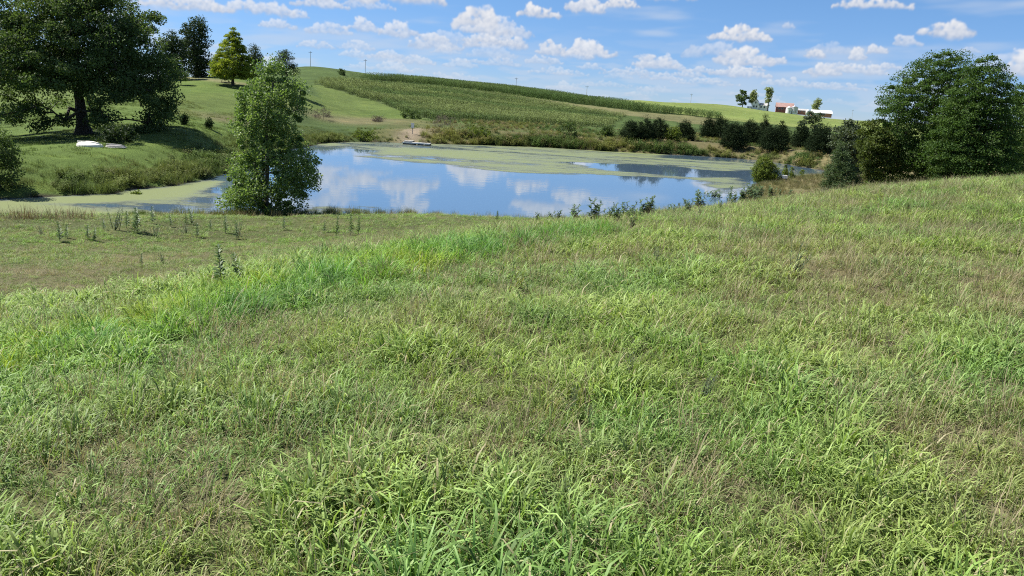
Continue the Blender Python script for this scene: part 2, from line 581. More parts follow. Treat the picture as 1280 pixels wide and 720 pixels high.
def tint_mat(name, trans=0.35, rough=0.45, spec=0.35, straw=(0.42, 0.37, 0.20), strawf=0.9, tipgain=1.5):
    """grass and weeds: colour comes from each clump (tint) and each blade (rnd), t runs root to tip"""
    m, t, out = new_mat(name)
    ti = t.attr('tint', 'INSTANCER')
    rn = t.attr('rnd'); tt = t.attr('tt')
    col = ti.outputs['Color']
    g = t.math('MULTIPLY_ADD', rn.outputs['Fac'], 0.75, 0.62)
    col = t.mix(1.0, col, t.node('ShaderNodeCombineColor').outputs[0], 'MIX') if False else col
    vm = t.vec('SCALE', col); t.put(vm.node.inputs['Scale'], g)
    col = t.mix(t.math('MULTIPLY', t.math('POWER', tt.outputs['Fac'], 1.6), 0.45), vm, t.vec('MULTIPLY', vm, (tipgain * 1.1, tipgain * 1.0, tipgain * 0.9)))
    col = t.mix(t.ramp(rn.outputs['Fac'], strawf, strawf + 0.04), col, c4(straw))
    p = t.node('ShaderNodeBsdfPrincipled')
    t.l.new(col, p.inputs['Base Color'])
    p.inputs['Roughness'].default_value = rough
    p.inputs['Specular IOR Level'].default_value = spec
    tr = t.node('ShaderNodeBsdfTranslucent')
    t.put(tr.inputs[0], t.mix(1.0, col, (1.2, 1.25, 0.7, 1), 'MULTIPLY'))
    mx = t.node('ShaderNodeMixShader'); mx.inputs[0].default_value = trans
    t.l.new(p.outputs[0], mx.inputs[1]); t.l.new(tr.outputs[0], mx.inputs[2])
    t.l.new(mx.outputs[0], out.inputs[0])
    return m


def bark_mat(name, col):
    m, t, out = new_mat(name)
    p = t.node('ShaderNodeBsdfPrincipled')
    tc = t.node('ShaderNodeTexCoord')
    v = t.vec('MULTIPLY', tc.outputs['Object'], (6, 6, 1.2))
    n = t.noise(v, 2.0, 6, 0.7)
    t.put(p.inputs['Base Color'], t.mix(t.ramp(n.outputs['Fac'], .35, .7), c4([c * .5 for c in col]), c4([c * 1.3 for c in col])))
    p.inputs['Roughness'].default_value = 0.9
    b = t.node('ShaderNodeBump'); b.inputs['Strength'].default_value = 0.7; b.inputs['Distance'].default_value = 0.08
    t.l.new(n.outputs['Fac'], b.inputs['Height']); t.l.new(b.outputs[0], p.inputs['Normal'])
    t.l.new(p.outputs[0], out.inputs[0])
    return m


def ground_mat():
    m, t, out = new_mat('ground_cover')
    p = t.node('ShaderNodeBsdfPrincipled')
    a = t.attr('zone')
    tc = t.node('ShaderNodeTexCoord')
    o = tc.outputs['Object']
    n1 = t.noise(o, 0.35, 6, 0.7); n2 = t.noise(o, 9.0, 3, 0.7); n3 = t.noise(o, 0.045, 3, 0.6)
    k = t.math('ADD', t.math('MULTIPLY', n1.outputs['Fac'], 0.8), t.math('MULTIPLY', n2.outputs['Fac'], 0.7))
    k = t.math('ADD', k, t.math('MULTIPLY', n3.outputs['Fac'], 0.5))
    k = t.math('MULTIPLY_ADD', k, 1.5, -0.5)
    v = t.vec('SCALE', a.outputs['Color']); t.put(v.node.inputs['Scale'], k)
    v2 = t.mix(t.math('MULTIPLY', t.ramp(n1.outputs['Fac'], .52, .72), 0.35), v, t.vec('MULTIPLY', v, (1.5, 1.12, 0.9)))
    t.l.new(v2, p.inputs['Base Color'])
    p.inputs['Roughness'].default_value = 0.95
    p.inputs['Specular IOR Level'].default_value = 0.1
    b = t.node('ShaderNodeBump'); b.inputs['Strength'].default_value = 0.8; b.inputs['Distance'].default_value = 0.12
    t.l.new(k, b.inputs['Height']); t.l.new(b.outputs[0], p.inputs['Normal'])
    t.l.new(p.outputs[0], out.inputs[0])
    return m


# ------------------------------------------------------------------ field boundaries on the far hill (world coordinates)
def hits(l, **k): return [hit(px, py, **k) for px, py in l]


LAWN_EDGE = hits([(396, 106), (430, 115), (470, 127), (500, 138), (532, 149)], y0=125)
STRIP_LO = hits([(545, 110.5), (640, 122.5), (700, 132), (780, 144.2), (830, 150.5), (897, 158)], y0=130)
STRIP_HI = hits([(545, 107.5), (640, 118.5), (720, 130), (800, 140.5), (897, 149)], y0=130)
CORN_A = LAWN_EDGE + hits([(600, 152), (690, 156), (760, 160)], y0=120) + STRIP_LO[3::-1] + hits([(480, 106), (430, 101), (396, 103)], y0=130)
_b0 = hits([(436, 98.5), (490, 103)], y0=130) + STRIP_HI
CORN_B = _b0 + [p + np.array([w * .3, w]) for p, w in zip(_b0[::-1], (7, 16, 32, 58, 85, 85, 75))]
STRIP = STRIP_LO + STRIP_HI[::-1]
LAWN = hits([(-200, 150), (60, 150), (200, 150), (235, 147), (300, 150), (380, 135), (410, 143), (470, 150), (530, 150)], y0=50) + LAWN_EDGE[::-1] + hits([(390, 100)], y0=160) + [np.array([-45, 175.]), np.array([-180, 190.])]
TRAIL = hits([(150, 95.5), (235, 97.5), (290, 104), (330, 110)], y0=90)

# ------------------------------------------------------------------ ground sheet
def sinh_axis(lo, hi, step, s):
    a, b = math.asinh(lo / s), math.asinh(hi / s)
    n = int((b - a) / step)
    return np.sinh(np.linspace(a, b, n)) * s


def fg_fields(x, y):
    """patches of the near meadow: lush strip, dry patches, short bench (all fixed places on the ground)"""
    lush_line = [hit(-60, 470), hit(60, 445), hit(200, 415), hit(330, 372), hit(450, 345), hit(560, 318), hit(700, 296)]
    d = seg_dist(lush_line, x, y, closed=False)
    s = np.interp(y, [4, 8, 16, 24], [0.55, 0.95, 1.3, 1.0])
    lush = np.exp(-(d / s) ** 2)
    bl = 0
    for (px, py, rx, ry, w) in [(250, 358, 2.2, 1.0, 1), (80, 385, 2.0, .8, 1), (640, 300, 2.5, 1.5, .6), (720, 390, .6, .5, .5), (620, 660, .7, .45, .8), (760, 590, .6, .4, .7), (1150, 430, 1.2, .7, .8), (430, 680, .5, .3, .6), (950, 560, .5, .4, .6), (60, 500, .8, .5, .7), (520, 610, .6, .3, .5),
                              (330, 305, 3, 1.6, .9), (60, 300, 4, 1.6, .9), (480, 290, 3, 1.5, .7)]:
        h = hit(px, py)
        bl = bl + w * np.exp(-((x - h[0]) / rx) ** 2 - ((y - h[1]) / ry) ** 2)
    dry = 0
    for (px, py, rx, ry, w) in [(120, 350, 3.5, 4.0, .5), (1080, 330, 2.4, 2.2, .85), (1000, 430, 1.3, .9, .55), (1220, 560, .7, .6, 1.15), (1250, 690, .5, .5, 1.2),
                                (1000, 640, .35, .3, .8), (300, 520, 1.3, .7, .42), (100, 620, .5, .4, .4), (760, 330, 2.5, 2.5, .35), (1200, 400, 1.8, 1.1, .7), (480, 400, 1.4, 1.0, .55),
                                (860, 620, .3, .25, .6), (1120, 500, .8, .6, .6), (50, 330, 4, 3.5, .35)]:
        h = hit(px, py)
        dry = dry + w * np.exp(-((x - h[0]) / rx) ** 2 - ((y - h[1]) / ry) ** 2)
    dry = np.clip(dry * .85 + (fbm(x / 1.7 + 9, y / 1.7, 4) - 0.52) * 1.3, 0, .9)
    bright = np.clip(bl + (fbm(x / 2.3 + 70, y / 2.3 + 31, 4) - 0.55) * 2.0, 0, 1)
    return lush, dry, bright


def build_ground():
    xs = np.unique(np.concatenate([sinh_axis(-6000, 6000, 0.0235, 14.0)]))
    ys = np.unique(np.concatenate([sinh_axis(-400, 9000, 0.0125, 12.0)]))
    X, Y = np.meshgrid(xs, ys)
    Z, SD = gz(X, Y, True)
    x, y, z, sd = X.ravel(), Y.ravel(), Z.ravel(), SD.ravel()
    n = len(x)
    col = np.tile(np.array([0.062, 0.095, 0.028]), (n, 1))
    nz = fbm(x / 14.0, y / 14.0, 4)[:, None]
    col = col * (0.75 + 0.5 * nz)

    def blend(mask, c):
        nonlocal col
        m = np.clip(mask, 0, 1)[:, None]
        col = col * (1 - m) + np.array(c)[None] * m
    far = far_side(x, y)
    sh = np.array(STRIP_HI); sh = sh[np.argsort(sh[:, 0])]
    soy = (y > np.interp(x, sh[:, 0], sh[:, 1])) & (x > sh[0, 0]) & (y > 150)
    # beyond the ridge: pale crops
    blend(soy * 1.0, (0.145, 0.190, 0.052))
    blend(sstep(.5, .62, fbm(x / 60 + 3, y / 25, 3)) * soy * .5, (0.185, 0.215, 0.07))
    blend((y > 800).astype(float), (0.09, 0.13, 0.04))
    blend(inside(LAWN, x, y).astype(float), (0.086, 0.128, 0.030))
    blend(inside(LAWN, x, y) * sstep(.50, .64, fbm(x / 18 + 11, y / 30, 3)) * .5, (0.112, 0.148, 0.042))
    blend(far * (x < -18) * (y < 100) * 1.0, (0.086, 0.130, 0.030))
    blend(inside(CORN_A, x, y) * 1.0, (0.075, 0.105, 0.036))
    blend(inside(CORN_B, x, y) * 1.0, (0.045, 0.07, 0.02))
    blend(inside(STRIP, x, y) * 1.0, (0.140, 0.140, 0.064))
    le = np.array(LAWN_EDGE[-1])
    weedy = far & (sd < 45) & (x > le[0] - 4) & (y < 150) & ~inside(CORN_A, x, y) & ~inside(STRIP, x, y)
    blend(weedy * (.55 + .45 * sstep(.4, .6, fbm(x / 6 + 2, y / 6, 3))), (0.085, 0.098, 0.036))
    tr = seg_dist(TRAIL, x, y, False)
    blend(sstep(2.6, 1.2, tr) * 0.8, (0.17, 0.16, 0.085))
    # rough dry ground around the pond
    rough = sstep(14, 7, sd) * (sd > 0) * far
    blend(rough * (.45 + .55 * (fbm(x / 9, y / 9, 4) > .5)) * sstep(-24, -14, x), (0.12, 0.115, 0.05))
    blend(sstep(26, 14, sd) * (x > 20) * far * .8, (0.135, 0.12, 0.058))
    h = hit(516, 166, y0=80)
    blend(np.exp(-((x - h[0]) / 2.0) ** 2 - ((y - h[1]) / 8) ** 2) * 1.0, (0.26, 0.21, 0.15))
    for (px, py, rx, ry) in [(430, 152, 9, 5), (285, 150, 5, 5), (470, 150, 7, 5)]:
        h = hit(px, py, y0=70)
        blend(np.exp(-((x - h[0]) / rx) ** 2 - ((y - h[1]) / ry) ** 2) * .8, (0.17, 0.15, 0.08))
    # near meadow: thatch and soil between the blades
    near = (~far) & (y > -60) & (np.abs(x) < 90) & (sd > 0)
    lush, dry, bright = fg_fields(x, y)
    m = near * 1.0
    blend(m, (0.080, 0.092, 0.036))
    blend(m * dry * .7, (0.150, 0.125, 0.072))
    blend(m * lush, (0.08, 0.13, 0.035))
    blend(m * sstep(12, 16, x) * sstep(36, 44, y) * (.5 + .5 * sstep(.4, .55, fbm(x / 2.5, y / 2.5, 3))), (0.19, 0.165, 0.085))
    # bed of the pond
    blend((sd < 0.3) * 1.0, (0.05, 0.045, 0.03))
    ny, nx = X.shape
    i = np.arange(ny - 1)[:, None] * nx + np.arange(nx - 1)[None]
    i = i.ravel()
    f = np.stack([i, i + 1, i + nx + 1, i + nx], 1)
    me = quads_mesh('ground', np.stack([x, y, z], 1), f, ground_mat(), {'zone': col}, True)
    o = link('ground', me)
    tag(o, 'rolling grassy ground with mown lawn, fields and pond banks', 'ground', kind='structure')


build_ground()


# ------------------------------------------------------------------ pond water and algae
def water_mat():
    m, t, out = new_mat('pond_water')
    p = t.node('ShaderNodeBsdfPrincipled')
    tc = t.node('ShaderNodeTexCoord')
    p.inputs['Base Color'].default_value = (0.080, 0.130, 0.185, 1)
    p.inputs['Roughness'].default_value = 0.03
    p.inputs['IOR'].default_value = 1.85
    v = t.vec('MULTIPLY', tc.outputs['Object'], (0.55, 1.0, 1))
    n = t.noise(v, 1.1, 4, 0.55)
    n2 = t.noise(tc.outputs['Object'], 0.10, 3, 0.5)
    b = t.node('ShaderNodeBump'); b.inputs['Distance'].default_value = 0.012
    t.put(b.inputs['Strength'], t.math('MULTIPLY', t.ramp(n2.outputs['Fac'], .35, .65), 0.40))
    t.l.new(n.outputs['Fac'], b.inputs['Height']); t.l.new(b.outputs[0], p.inputs['Normal'])
    t.l.new(p.outputs[0], out.inputs[0])
    return m


def algae_mat():
    m, t, out = new_mat('pond_algae')
    tc = t.node('ShaderNodeTexCoord')
    o = tc.outputs['Object']
    a = t.attr('cover')
    n1 = t.noise(t.vec('MULTIPLY', o, (0.8, 1.3, 1)), 0.55, 8, 0.68)
    n2 = t.noise(t.vec('MULTIPLY', o, (0.25, 1.0, 1)), 0.22, 6, 0.62)
    n3 = t.noise(o, 4.0, 4, 0.7)
    f = t.math('ADD', a.outputs['Fac'], t.math('MULTIPLY_ADD', n1.outputs['Fac'], 1.7, -0.85))
    f = t.math('ADD', f, t.math('MULTIPLY_ADD', n2.outputs['Fac'], 1.9, -0.95))
    f = t.math('ADD', f, t.math('MULTIPLY_ADD', n3.outputs['Fac'], 0.6, -0.30))
    al = t.ramp(f, 0.36, 0.78)
    p = t.node('ShaderNodeBsdfPrincipled')
    thick = t.ramp(f, 0.5, 1.15)
    c = t.mix(thick, (0.130, 0.150, 0.105, 1), (0.175, 0.205, 0.082, 1))
    c = t.mix(t.math('MULTIPLY', t.ramp(n3.outputs['Fac'], .55, .75), .35), c, (0.24, 0.255, 0.14, 1))
    t.l.new(c, p.inputs['Base Color'])
    p.inputs['Roughness'].default_value = 0.5
    p.inputs['Specular IOR Level'].default_value = 0.3
    b = t.node('ShaderNodeBump'); b.inputs['Distance'].default_value = 0.02; b.inputs['Strength'].default_value = 0.5
    t.l.new(n3.outputs['Fac'], b.inputs['Height']); t.l.new(b.outputs[0], p.inputs['Normal'])
    tr = t.node('ShaderNodeBsdfTransparent')
    mx = t.node('ShaderNodeMixShader')
    t.put(mx.inputs[0], t.math('MULTIPLY', al, 0.97)); t.l.new(tr.outputs[0], mx.inputs[1]); t.l.new(p.outputs[0], mx.inputs[2])
    t.l.new(mx.outputs[0], out.inputs[0])
    return m


def build_pond():
    P = np.array(POND)
    x0, x1, y0, y1 = P[:, 0].min() - 2, P[:, 0].max() + 2, P[:, 1].min() - 2, P[:, 1].max() + 2
    mb = MB().poly([(x0, y0, 0), (x1, y0, 0), (x1, y1, 0), (x0, y1, 0)])
    tag(mb.build('pond_water', water_mat()), 'still pond water mirroring blue sky and clouds', 'water', kind='structure')
    xs = np.arange(x0, x1, 0.8); ys = np.arange(y0, y1, 0.8)
    X, Y = np.meshgrid(xs, ys)
    x, y = X.ravel(), Y.ravel()
    cov = np.full(len(x), -0.15)

    def add(px, w, feather):
        nonlocal cov
        poly = [on_water(*p)[:2] for p in px]
        s = sdist(poly, x, y)
        cov = cov + w * sstep(feather, -feather, s)
    # far mat lying across the back of the pond
    add([(380, 177), (640, 180), (900, 193), (1010, 205), (985, 212), (900, 215), (830, 207), (715, 203), (740, 210), (860, 221), (925, 222), (935, 232),
         (900, 241), (860, 224), (760, 219), (640, 216), (560, 208), (480, 199), (440, 195), (470, 188), (400, 184)], 1.0, 2.0)
    add([(640, 190), (860, 206), (915, 216), (820, 206), (715, 204)], -0.15, 4.0)
    add([(400, 177), (620, 179), (690, 184), (560, 186), (400, 184)], -0.25, 3.0)
    add([(830, 192), (930, 198), (1010, 206), (1010, 212), (930, 203), (830, 197)], -0.85, 2.0)
    add([(435, 198), (520, 203), (500, 208), (430, 202)], .5, 1.5)
    add([(480, 186), (620, 191), (620, 197), (480, 190)], .25, 3)
    # left arm
    add([(-60, 256), (60, 248), (140, 244), (165, 238), (230, 232), (270, 226), (280, 232), (215, 245), (130, 252), (60, 255), (100, 262), (190, 266), (330, 272), (330, 285), (-60, 285)], .85, 0.9)
    add([(-60, 262), (0, 250), (140, 245), (175, 240), (260, 228), (250, 245), (190, 255), (200, 266), (330, 272), (330, 285), (-60, 285)], .70, 1.5)
    add([(180, 250), (300, 235), (300, 262), (230, 262)], .62, 1.5)
    add([(376, 256), (470, 258), (480, 264), (376, 268)], .8, 0.6)
    add([(950, 222), (1010, 216), (1040, 224), (960, 236)], .8, 1.0)
    sd = sdist(POND, x, y)
    cov = cov + .35 * sstep(-3.0, 0.0, sd)
    ny, nx = X.shape
    ci = (np.arange(ny - 1)[:, None] * nx + np.arange(nx - 1)[None]).ravel()
    f = np.stack([ci, ci + 1, ci + nx + 1, ci + nx], 1)
    keep = (cov[f].max(1) > -0.2) & (sd[f].min(1) < 1.0)
    me = quads_mesh('algae_mat', np.stack([x, y, np.full(len(x), 0.006)], 1), f[keep], algae_mat(), {'cover': cov})
    tag(link('algae_mat', me), 'pale green algae floating in mats across the pond', 'algae', kind='stuff')


build_pond()


# ------------------------------------------------------------------ scatter of grass, weeds and crops (uncountable stuff)
def blades(n, length, width, lean, radius, seed, segs=4, curl=1.0, droop=0.0, straight=0.0):
    r = np.random.RandomState(seed)
    V, F, T, RN = [], [], [], []
    for b in range(n):
        a = r.rand() * 2 * math.pi
        rr = radius * math.sqrt(r.rand())
        base = np.array([rr * math.cos(a), rr * math.sin(a), -0.02])
        a2 = a + r.normal() * 0.9
        dirh = np.array([math.cos(a2), math.sin(a2), 0])
        L = length[0] + (length[1] - length[0]) * r.rand()
        W = width * (0.7 + 0.6 * r.rand())
        th = abs(r.normal()) * lean * 0.5 + 0.05
        k = (0.5 + r.rand()) * curl
        if r.rand() < straight: k *= 0.25
        tw = r.normal() * 0.6
        side = np.array([-dirh[1], dirh[0], 0])
        p = base.copy(); b0 = len(V); rn = r.rand()
        for s in range(segs + 1):
            t = s / segs
            w = W * (0.75 + 0.5 * t if t < .35 else (1.0 - ((t - .35) / .65) ** 1.6) * 0.93)
            sd = side * math.cos(tw * t) + np.array([0, 0, 1]) * math.sin(tw * t) * 0.5
            if s == segs:
                V.append(p.copy()); T.append(t); RN.append(rn)
            else:
                V.append(p - sd * w / 2); V.append(p + sd * w / 2); T += [t, t]; RN += [rn, rn]
            ang = min(th + k * t * t * 1.9 + droop * t, 2.6)
            p = p + (dirh * math.sin(ang) + np.array([0, 0, 1]) * math.cos(ang)) * L / segs
        for s in range(segs - 1):
            q = b0 + 2 * s
            F.append((q, q + 1, q + 3, q + 2))
        q = b0 + 2 * (segs - 1)
        F.append((q, q + 1, q + 2))
    return V, F, T, RN


def leafy(n_stem, h, leaf, n_leaf, radius, seed, up=0.5, wide=0.45):
    """upright stems carrying many small leaves"""
    r = np.random.RandomState(seed)
    V, F, T, RN = [], [], [], []

    def tri(pts, t, rn):
        b = len(V)
        V.extend(pts); T.extend([t] * len(pts)); RN.extend([rn] * len(pts)); F.append(tuple(range(b, b + len(pts))))
    for s in range(n_stem):
        a = r.rand() * 6.28; rr = radius * math.sqrt(r.rand())
        b = np.array([rr * math.cos(a), rr * math.sin(a), 0]); H = h * (0.6 + 0.5 * r.rand())
        tip = b + np.array([r.normal() * .15 * H, r.normal() * .15 * H, H])
        w = 0.008 * (1 + h)
        srn = r.rand()
        tri([b + (w, 0, 0), b - (w, 0, 0), tip], .3, srn)
        for k in range(n_leaf):
            t = 0.12 + 0.88 * r.rand()
            c = b + (tip - b) * t
            an = r.rand() * 6.28
            d = np.array([math.cos(an), math.sin(an), up + r.normal() * .3]); d /= np.linalg.norm(d)
            sd = np.cross(d, (0, 0, 1)); sd /= np.linalg.norm(sd) + 1e-6
            L = leaf * (0.5 + r.rand()) * (1.15 - .5 * t)
            m = c + d * L * .5
            e = c + d * L - np.array([0, 0, .25 * L])
            tri([c, m + sd * L * wide * .5, e, m - sd * L * wide * .5], t, min(1, max(0, srn * .5 + r.rand() * .5)))
    return V, F, T, RN


def proto(name, data, mat):
    V, F, T, RN = data
    loops = [i for f in F for i in f]
    starts = np.cumsum([0] + [len(f) for f in F])[:-1]
    me = fast_mesh(name, np.array(V), loops, starts, mat, {'tt': np.array(T), 'rnd': np.array(RN)})
    return me


def scatter(name, protos, xyz, rot, scl, pick, tint, label, cat):
    col = bpy.data.collections.new(name + '_kinds')
    for i, me in enumerate(protos):
        col.objects.link(bpy.data.objects.new('%s_kind_%02d' % (name, i), me))
    me = bpy.data.meshes.new(name)
    n = len(xyz)
    me.vertices.add(n); me.vertices.foreach_set('co', np.ascontiguousarray(xyz, np.float32).ravel())
    a = me.attributes.new('rot', 'FLOAT_VECTOR', 'POINT'); a.data.foreach_set('vector', np.ascontiguousarray(rot, np.float32).ravel())
    a = me.attributes.new('scl', 'FLOAT_VECTOR', 'POINT'); a.data.foreach_set('vector', np.ascontiguousarray(scl, np.float32).ravel())
    a = me.attributes.new('pick', 'INT', 'POINT'); a.data.foreach_set('value', np.asarray(pick, np.int32))
    a = me.attributes.new('tint', 'FLOAT_COLOR', 'POINT'); a.data.foreach_set('color', np.concatenate([tint, np.ones((n, 1))], 1).astype(np.float32).ravel())
    me.materials.append(protos[0].materials[0])
    o = link(name, me)
    g = bpy.data.node_groups.new(name, 'GeometryNodeTree')
    g.interface.new_socket('Geometry', in_out='INPUT', socket_type='NodeSocketGeometry')
    g.interface.new_socket('Geometry', in_out='OUTPUT', socket_type='NodeSocketGeometry')
    N = g.nodes.new
    gi, go = N('NodeGroupInput'), N('NodeGroupOutput')
    ci = N('GeometryNodeCollectionInfo'); ci.inputs[0].default_value = col; ci.inputs[1].default_value = True; ci.inputs[2].default_value = True
    ip = N('GeometryNodeInstanceOnPoints')
    ip.inputs['Pick Instance'].default_value = True

    def na(nm, ty):
        q = N('GeometryNodeInputNamedAttribute'); q.data_type = ty; q.inputs[0].default_value = nm; return q.outputs[0]
    er = N('FunctionNodeEulerToRotation')
    L = g.links.new
    L(gi.outputs[0], ip.inputs['Points']); L(ci.outputs[0], ip.inputs['Instance'])
    L(na('pick', 'INT'), ip.inputs['Instance Index'])
    L(na('rot', 'FLOAT_VECTOR'), er.inputs[0]); L(er.outputs[0], ip.inputs['Rotation'])
    L(na('scl', 'FLOAT_VECTOR'), ip.inputs['Scale'])
    L(ip.outputs[0], go.inputs[0])
    md = o.modifiers.new('scatter', 'NODES'); md.node_group = g
    tag(o, label, cat, kind='stuff')
    return o


def mixc(a, b, m):
    m = np.clip(m, 0, 1)[:, None]
    return a * (1 - m) + np.array(b)[None] * m


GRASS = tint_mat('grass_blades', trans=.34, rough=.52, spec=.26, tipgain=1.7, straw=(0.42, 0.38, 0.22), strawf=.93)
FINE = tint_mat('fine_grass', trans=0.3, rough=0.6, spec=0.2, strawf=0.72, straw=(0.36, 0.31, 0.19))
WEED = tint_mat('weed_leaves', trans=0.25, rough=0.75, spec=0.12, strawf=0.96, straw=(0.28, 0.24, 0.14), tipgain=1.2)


def rot_scl(n, smin, smax, tilt=0.12, zs=None):
    rot = np.stack([rs.normal(size=n) * tilt, rs.normal(size=n) * tilt, rs.rand(n) * 6.283], 1)
    s = smin + (smax - smin) * rs.rand(n)
    scl = np.stack([s, s, s * (0.85 + 0.3 * rs.rand(n))], 1)
    return rot, scl


def wedge(Y0, Y1, dens, margin=2.5, slope=0.74):
    """random points on the near ground between two distances, wider than the view"""
    A = slope * (Y1 ** 2 - Y0 ** 2) + 2 * margin * (Y1 - Y0)
    n = int(A * dens)
    y = Y0 + (Y1 - Y0) * rs.rand(int(n * 1.0))
    w = slope * y + margin
    keep = rs.rand(len(y)) < w / (slope * Y1 + margin)
    y = Y0 + (Y1 - Y0) * rs.rand(int(n * 1.6)); w = slope * y + margin
    y = y[rs.rand(len(y)) < w / (slope * Y1 + margin)]
    w = slope * y + margin
    x = (rs.rand(len(y)) * 2 - 1) * w
    return x, y


def build_meadow():
    protos = [proto('tuft', blades(28, (0.09, 0.26), 0.0085, 1.1, 0.11, 100 + i, curl=1.55), GRASS) for i in range(7)]
    protos += [proto('tuft', blades(18, (0.16, 0.34), 0.0115, 1.0, 0.07, 150 + i, curl=1.75), GRASS) for i in range(5)]
    protos += [proto('broad_leaf', leafy(6, .10, .036, 10, .06, 180 + i, .35, .6), GRASS) for i in range(3)]
    xs, ys, sc = [], [], []
    for (a, b, d, s) in [(0.8, 4.5, 170, 0.92), (4.5, 8, 105, 1.0), (8, 15, 56, 1.2), (15, 28, 26, 1.35), (28, 54, 10, 1.6)]:
        x, y = wedge(a, b, d)
        xs.append(x); ys.append(y); sc.append(np.full(len(x), s))
    x = np.concatenate(xs); y = np.concatenate(ys); s = np.concatenate(sc)
    z, sd = gz(x, y, True)
    lush, dry, bright = fg_fields(x, y)
    clump = fbm(x / 0.55, y / 0.55, 3)
    keep = (sd > 0.5) & ~far_side(x, y) & (rs.rand(len(x)) < 0.72 + .8 * sstep(.3, .6, clump)) & (rs.rand(len(x)) > dry * 0.25)
    x, y, z, s, lush, dry, bright, clump = [q[keep] for q in (x, y, z, s, lush, dry, bright, clump)]
    n = len(x)
    rot, scl = rot_scl(n, 0.75, 1.2)
    bench = sstep(3.4, 2.6, z) * (1 - lush)
    hscale = (0.66 + 0.45 * sstep(.35, .65, clump)) * (1 - .30 * dry) * (1 - 0.35 * bench)
    scl *= (s * hscale)[:, None]
    scl[:, 2] /= s ** .8
    base = np.tile(np.array([0.185, 0.270, 0.082]), (n, 1))
    v = fbm(x / 1.1 + 4, y / 1.1 + 8, 4)
    base = mixc(base, (0.145, 0.245, 0.088), sstep(.5, .62, v) * .8)            # bluish green clumps
    base = mixc(base, (0.220, 0.280, 0.092), sstep(.5, .36, v) * .8)       # yellow green
    base = mixc(base, (0.225, 0.305, 0.110), bright * .85)
    base = mixc(base, (0.150, 0.290, 0.058), lush * .8)
    base = mixc(base, (0.245, 0.250, 0.135), dry * .6)
    base = mixc(base, (0.175, 0.235, 0.088), bench * .5)
    base = mixc(base, (0.185, 0.310, 0.070), bright * bench * .8)
    base = mixc(base, (0.205, 0.265, 0.125), sstep(12, 22, y) * sstep(2, 10, x) * .55)
    base *= (0.64 + 0.46 * rs.rand(n))[:, None]
    base *= np.array([1.13, 1.22, .98])[None]
    pick = rs.randint(0, 7, n)
    broad = (rs.rand(n) < 0.16 + .35 * bright * (y < 10)) & (bench < .3)
    pick[broad] = 7 + rs.randint(0, 5, broad.sum())
    bl = (rs.rand(n) < .015 + .10 * sstep(.56, .66, fbm(x / .8 + 33, y / .8, 3))) & (y < 20)
    pick[bl] = 12 + rs.randint(0, 3, bl.sum())
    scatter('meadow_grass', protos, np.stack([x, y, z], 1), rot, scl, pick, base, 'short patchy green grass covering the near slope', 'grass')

    # dry thatch, fine stems and seed heads
    protos = [proto('thatch', blades(34, (0.06, 0.19), 0.0028, 1.5, 0.12, 300 + i, segs=3, curl=1.2), FINE) for i in range(4)]
    protos += [proto('seedhead', blades(26, (0.20, 0.42), 0.0032, 0.55, 0.10, 330 + i, segs=3, curl=.5), FINE) for i in range(4)]
    xs, ys, sc = [], [], []
    for (a, b, d, s) in [(0.8, 4.5, 70, 1.0), (4.5, 9, 42, 1.15), (9, 16, 24, 1.3), (16, 29, 13, 1.5), (29, 54, 4, 1.7)]:
        x, y = wedge(a, b, d); xs.append(x); ys.append(y); sc.append(np.full(len(x), s))
    x = np.concatenate(xs); y = np.concatenate(ys); s = np.concatenate(sc)
    z, sd = gz(x, y, True)
    lush, dry, bright = fg_fields(x, y)
    up = sstep(7, 13, y) * sstep(3.3, 4.0, z)
    keep = (sd > 0.5) & ~far_side(x, y) & (rs.rand(len(x)) < 0.30 + .8 * dry + .35 * up)
    x, y, z, s, dry, up = [q[keep] for q in (x, y, z, s, dry, up)]
    n = len(x)
    rot, scl = rot_scl(n, .75, 1.25)
    scl *= s[:, None]
    scl[:, 2] *= .72 / s
    base = np.tile(np.array([0.29, 0.255, 0.155]), (n, 1))
    base = mixc(base, (0.185, 0.195, 0.105), up * .75)
    base = mixc(base, (0.27, 0.235, 0.145), dry * .65)
    base *= (0.75 + 0.5 * rs.rand(n))[:, None]
    pick = np.where(rs.rand(n) < .20 + .6 * up, 4 + rs.randint(0, 4, n), rs.randint(0, 4, n))
    scatter('dry_grass', protos, np.stack([x, y, z], 1), rot, scl, pick, base, 'dry brown grass and seed stems between the green', 'dry grass')

    # the lush uncut strip along the shoulder of the slope
    protos = [proto('lush_tuft', blades(34, (0.28, 0.60), 0.012, 0.65, 0.15, 400 + i, segs=5, curl=1.25), GRASS) for i in range(6)]
    xs, ys, sc = [], [], []
    for (a, b, d) in [(3, 8, 60), (8, 16, 34), (16, 28, 18)]:
        x, y = wedge(a, b, d); xs.append(x); ys.append(y); sc.append(np.full(len(x), 1.0 + .012 * a))
    x = np.concatenate(xs); y = np.concatenate(ys); s = np.concatenate(sc)
    z, sd = gz(x, y, True)
    lush, dry, bright = fg_fields(x, y)
    clump = fbm(x / 1.2 + 5, y / 1.2, 3)
    far_up = sstep(16, 22, y) * sstep(3.2, 3.6, z) * (clump > .56) * .4
    keep = (sd > .5) & ~far_side(x, y) & (rs.rand(len(x)) < np.maximum(sstep(.42, .8, lush) * (0.25 + 1.3 * sstep(.32, .55, clump)), far_up))
    x, y, z, s, lush, clump, bright = [q[keep] for q in (x, y, z, s, lush, clump, bright)]
    n = len(x)
    rot, scl = rot_scl(n, .6, 1.0)
    scl *= (s * (0.42 + 0.30 * lush + .25 * (clump - .4)))[:, None]
    base = np.tile(np.array([0.150, 0.280, 0.060]), (n, 1))
    v = fbm(x / .9 + 14, y / .9 + 3, 3)
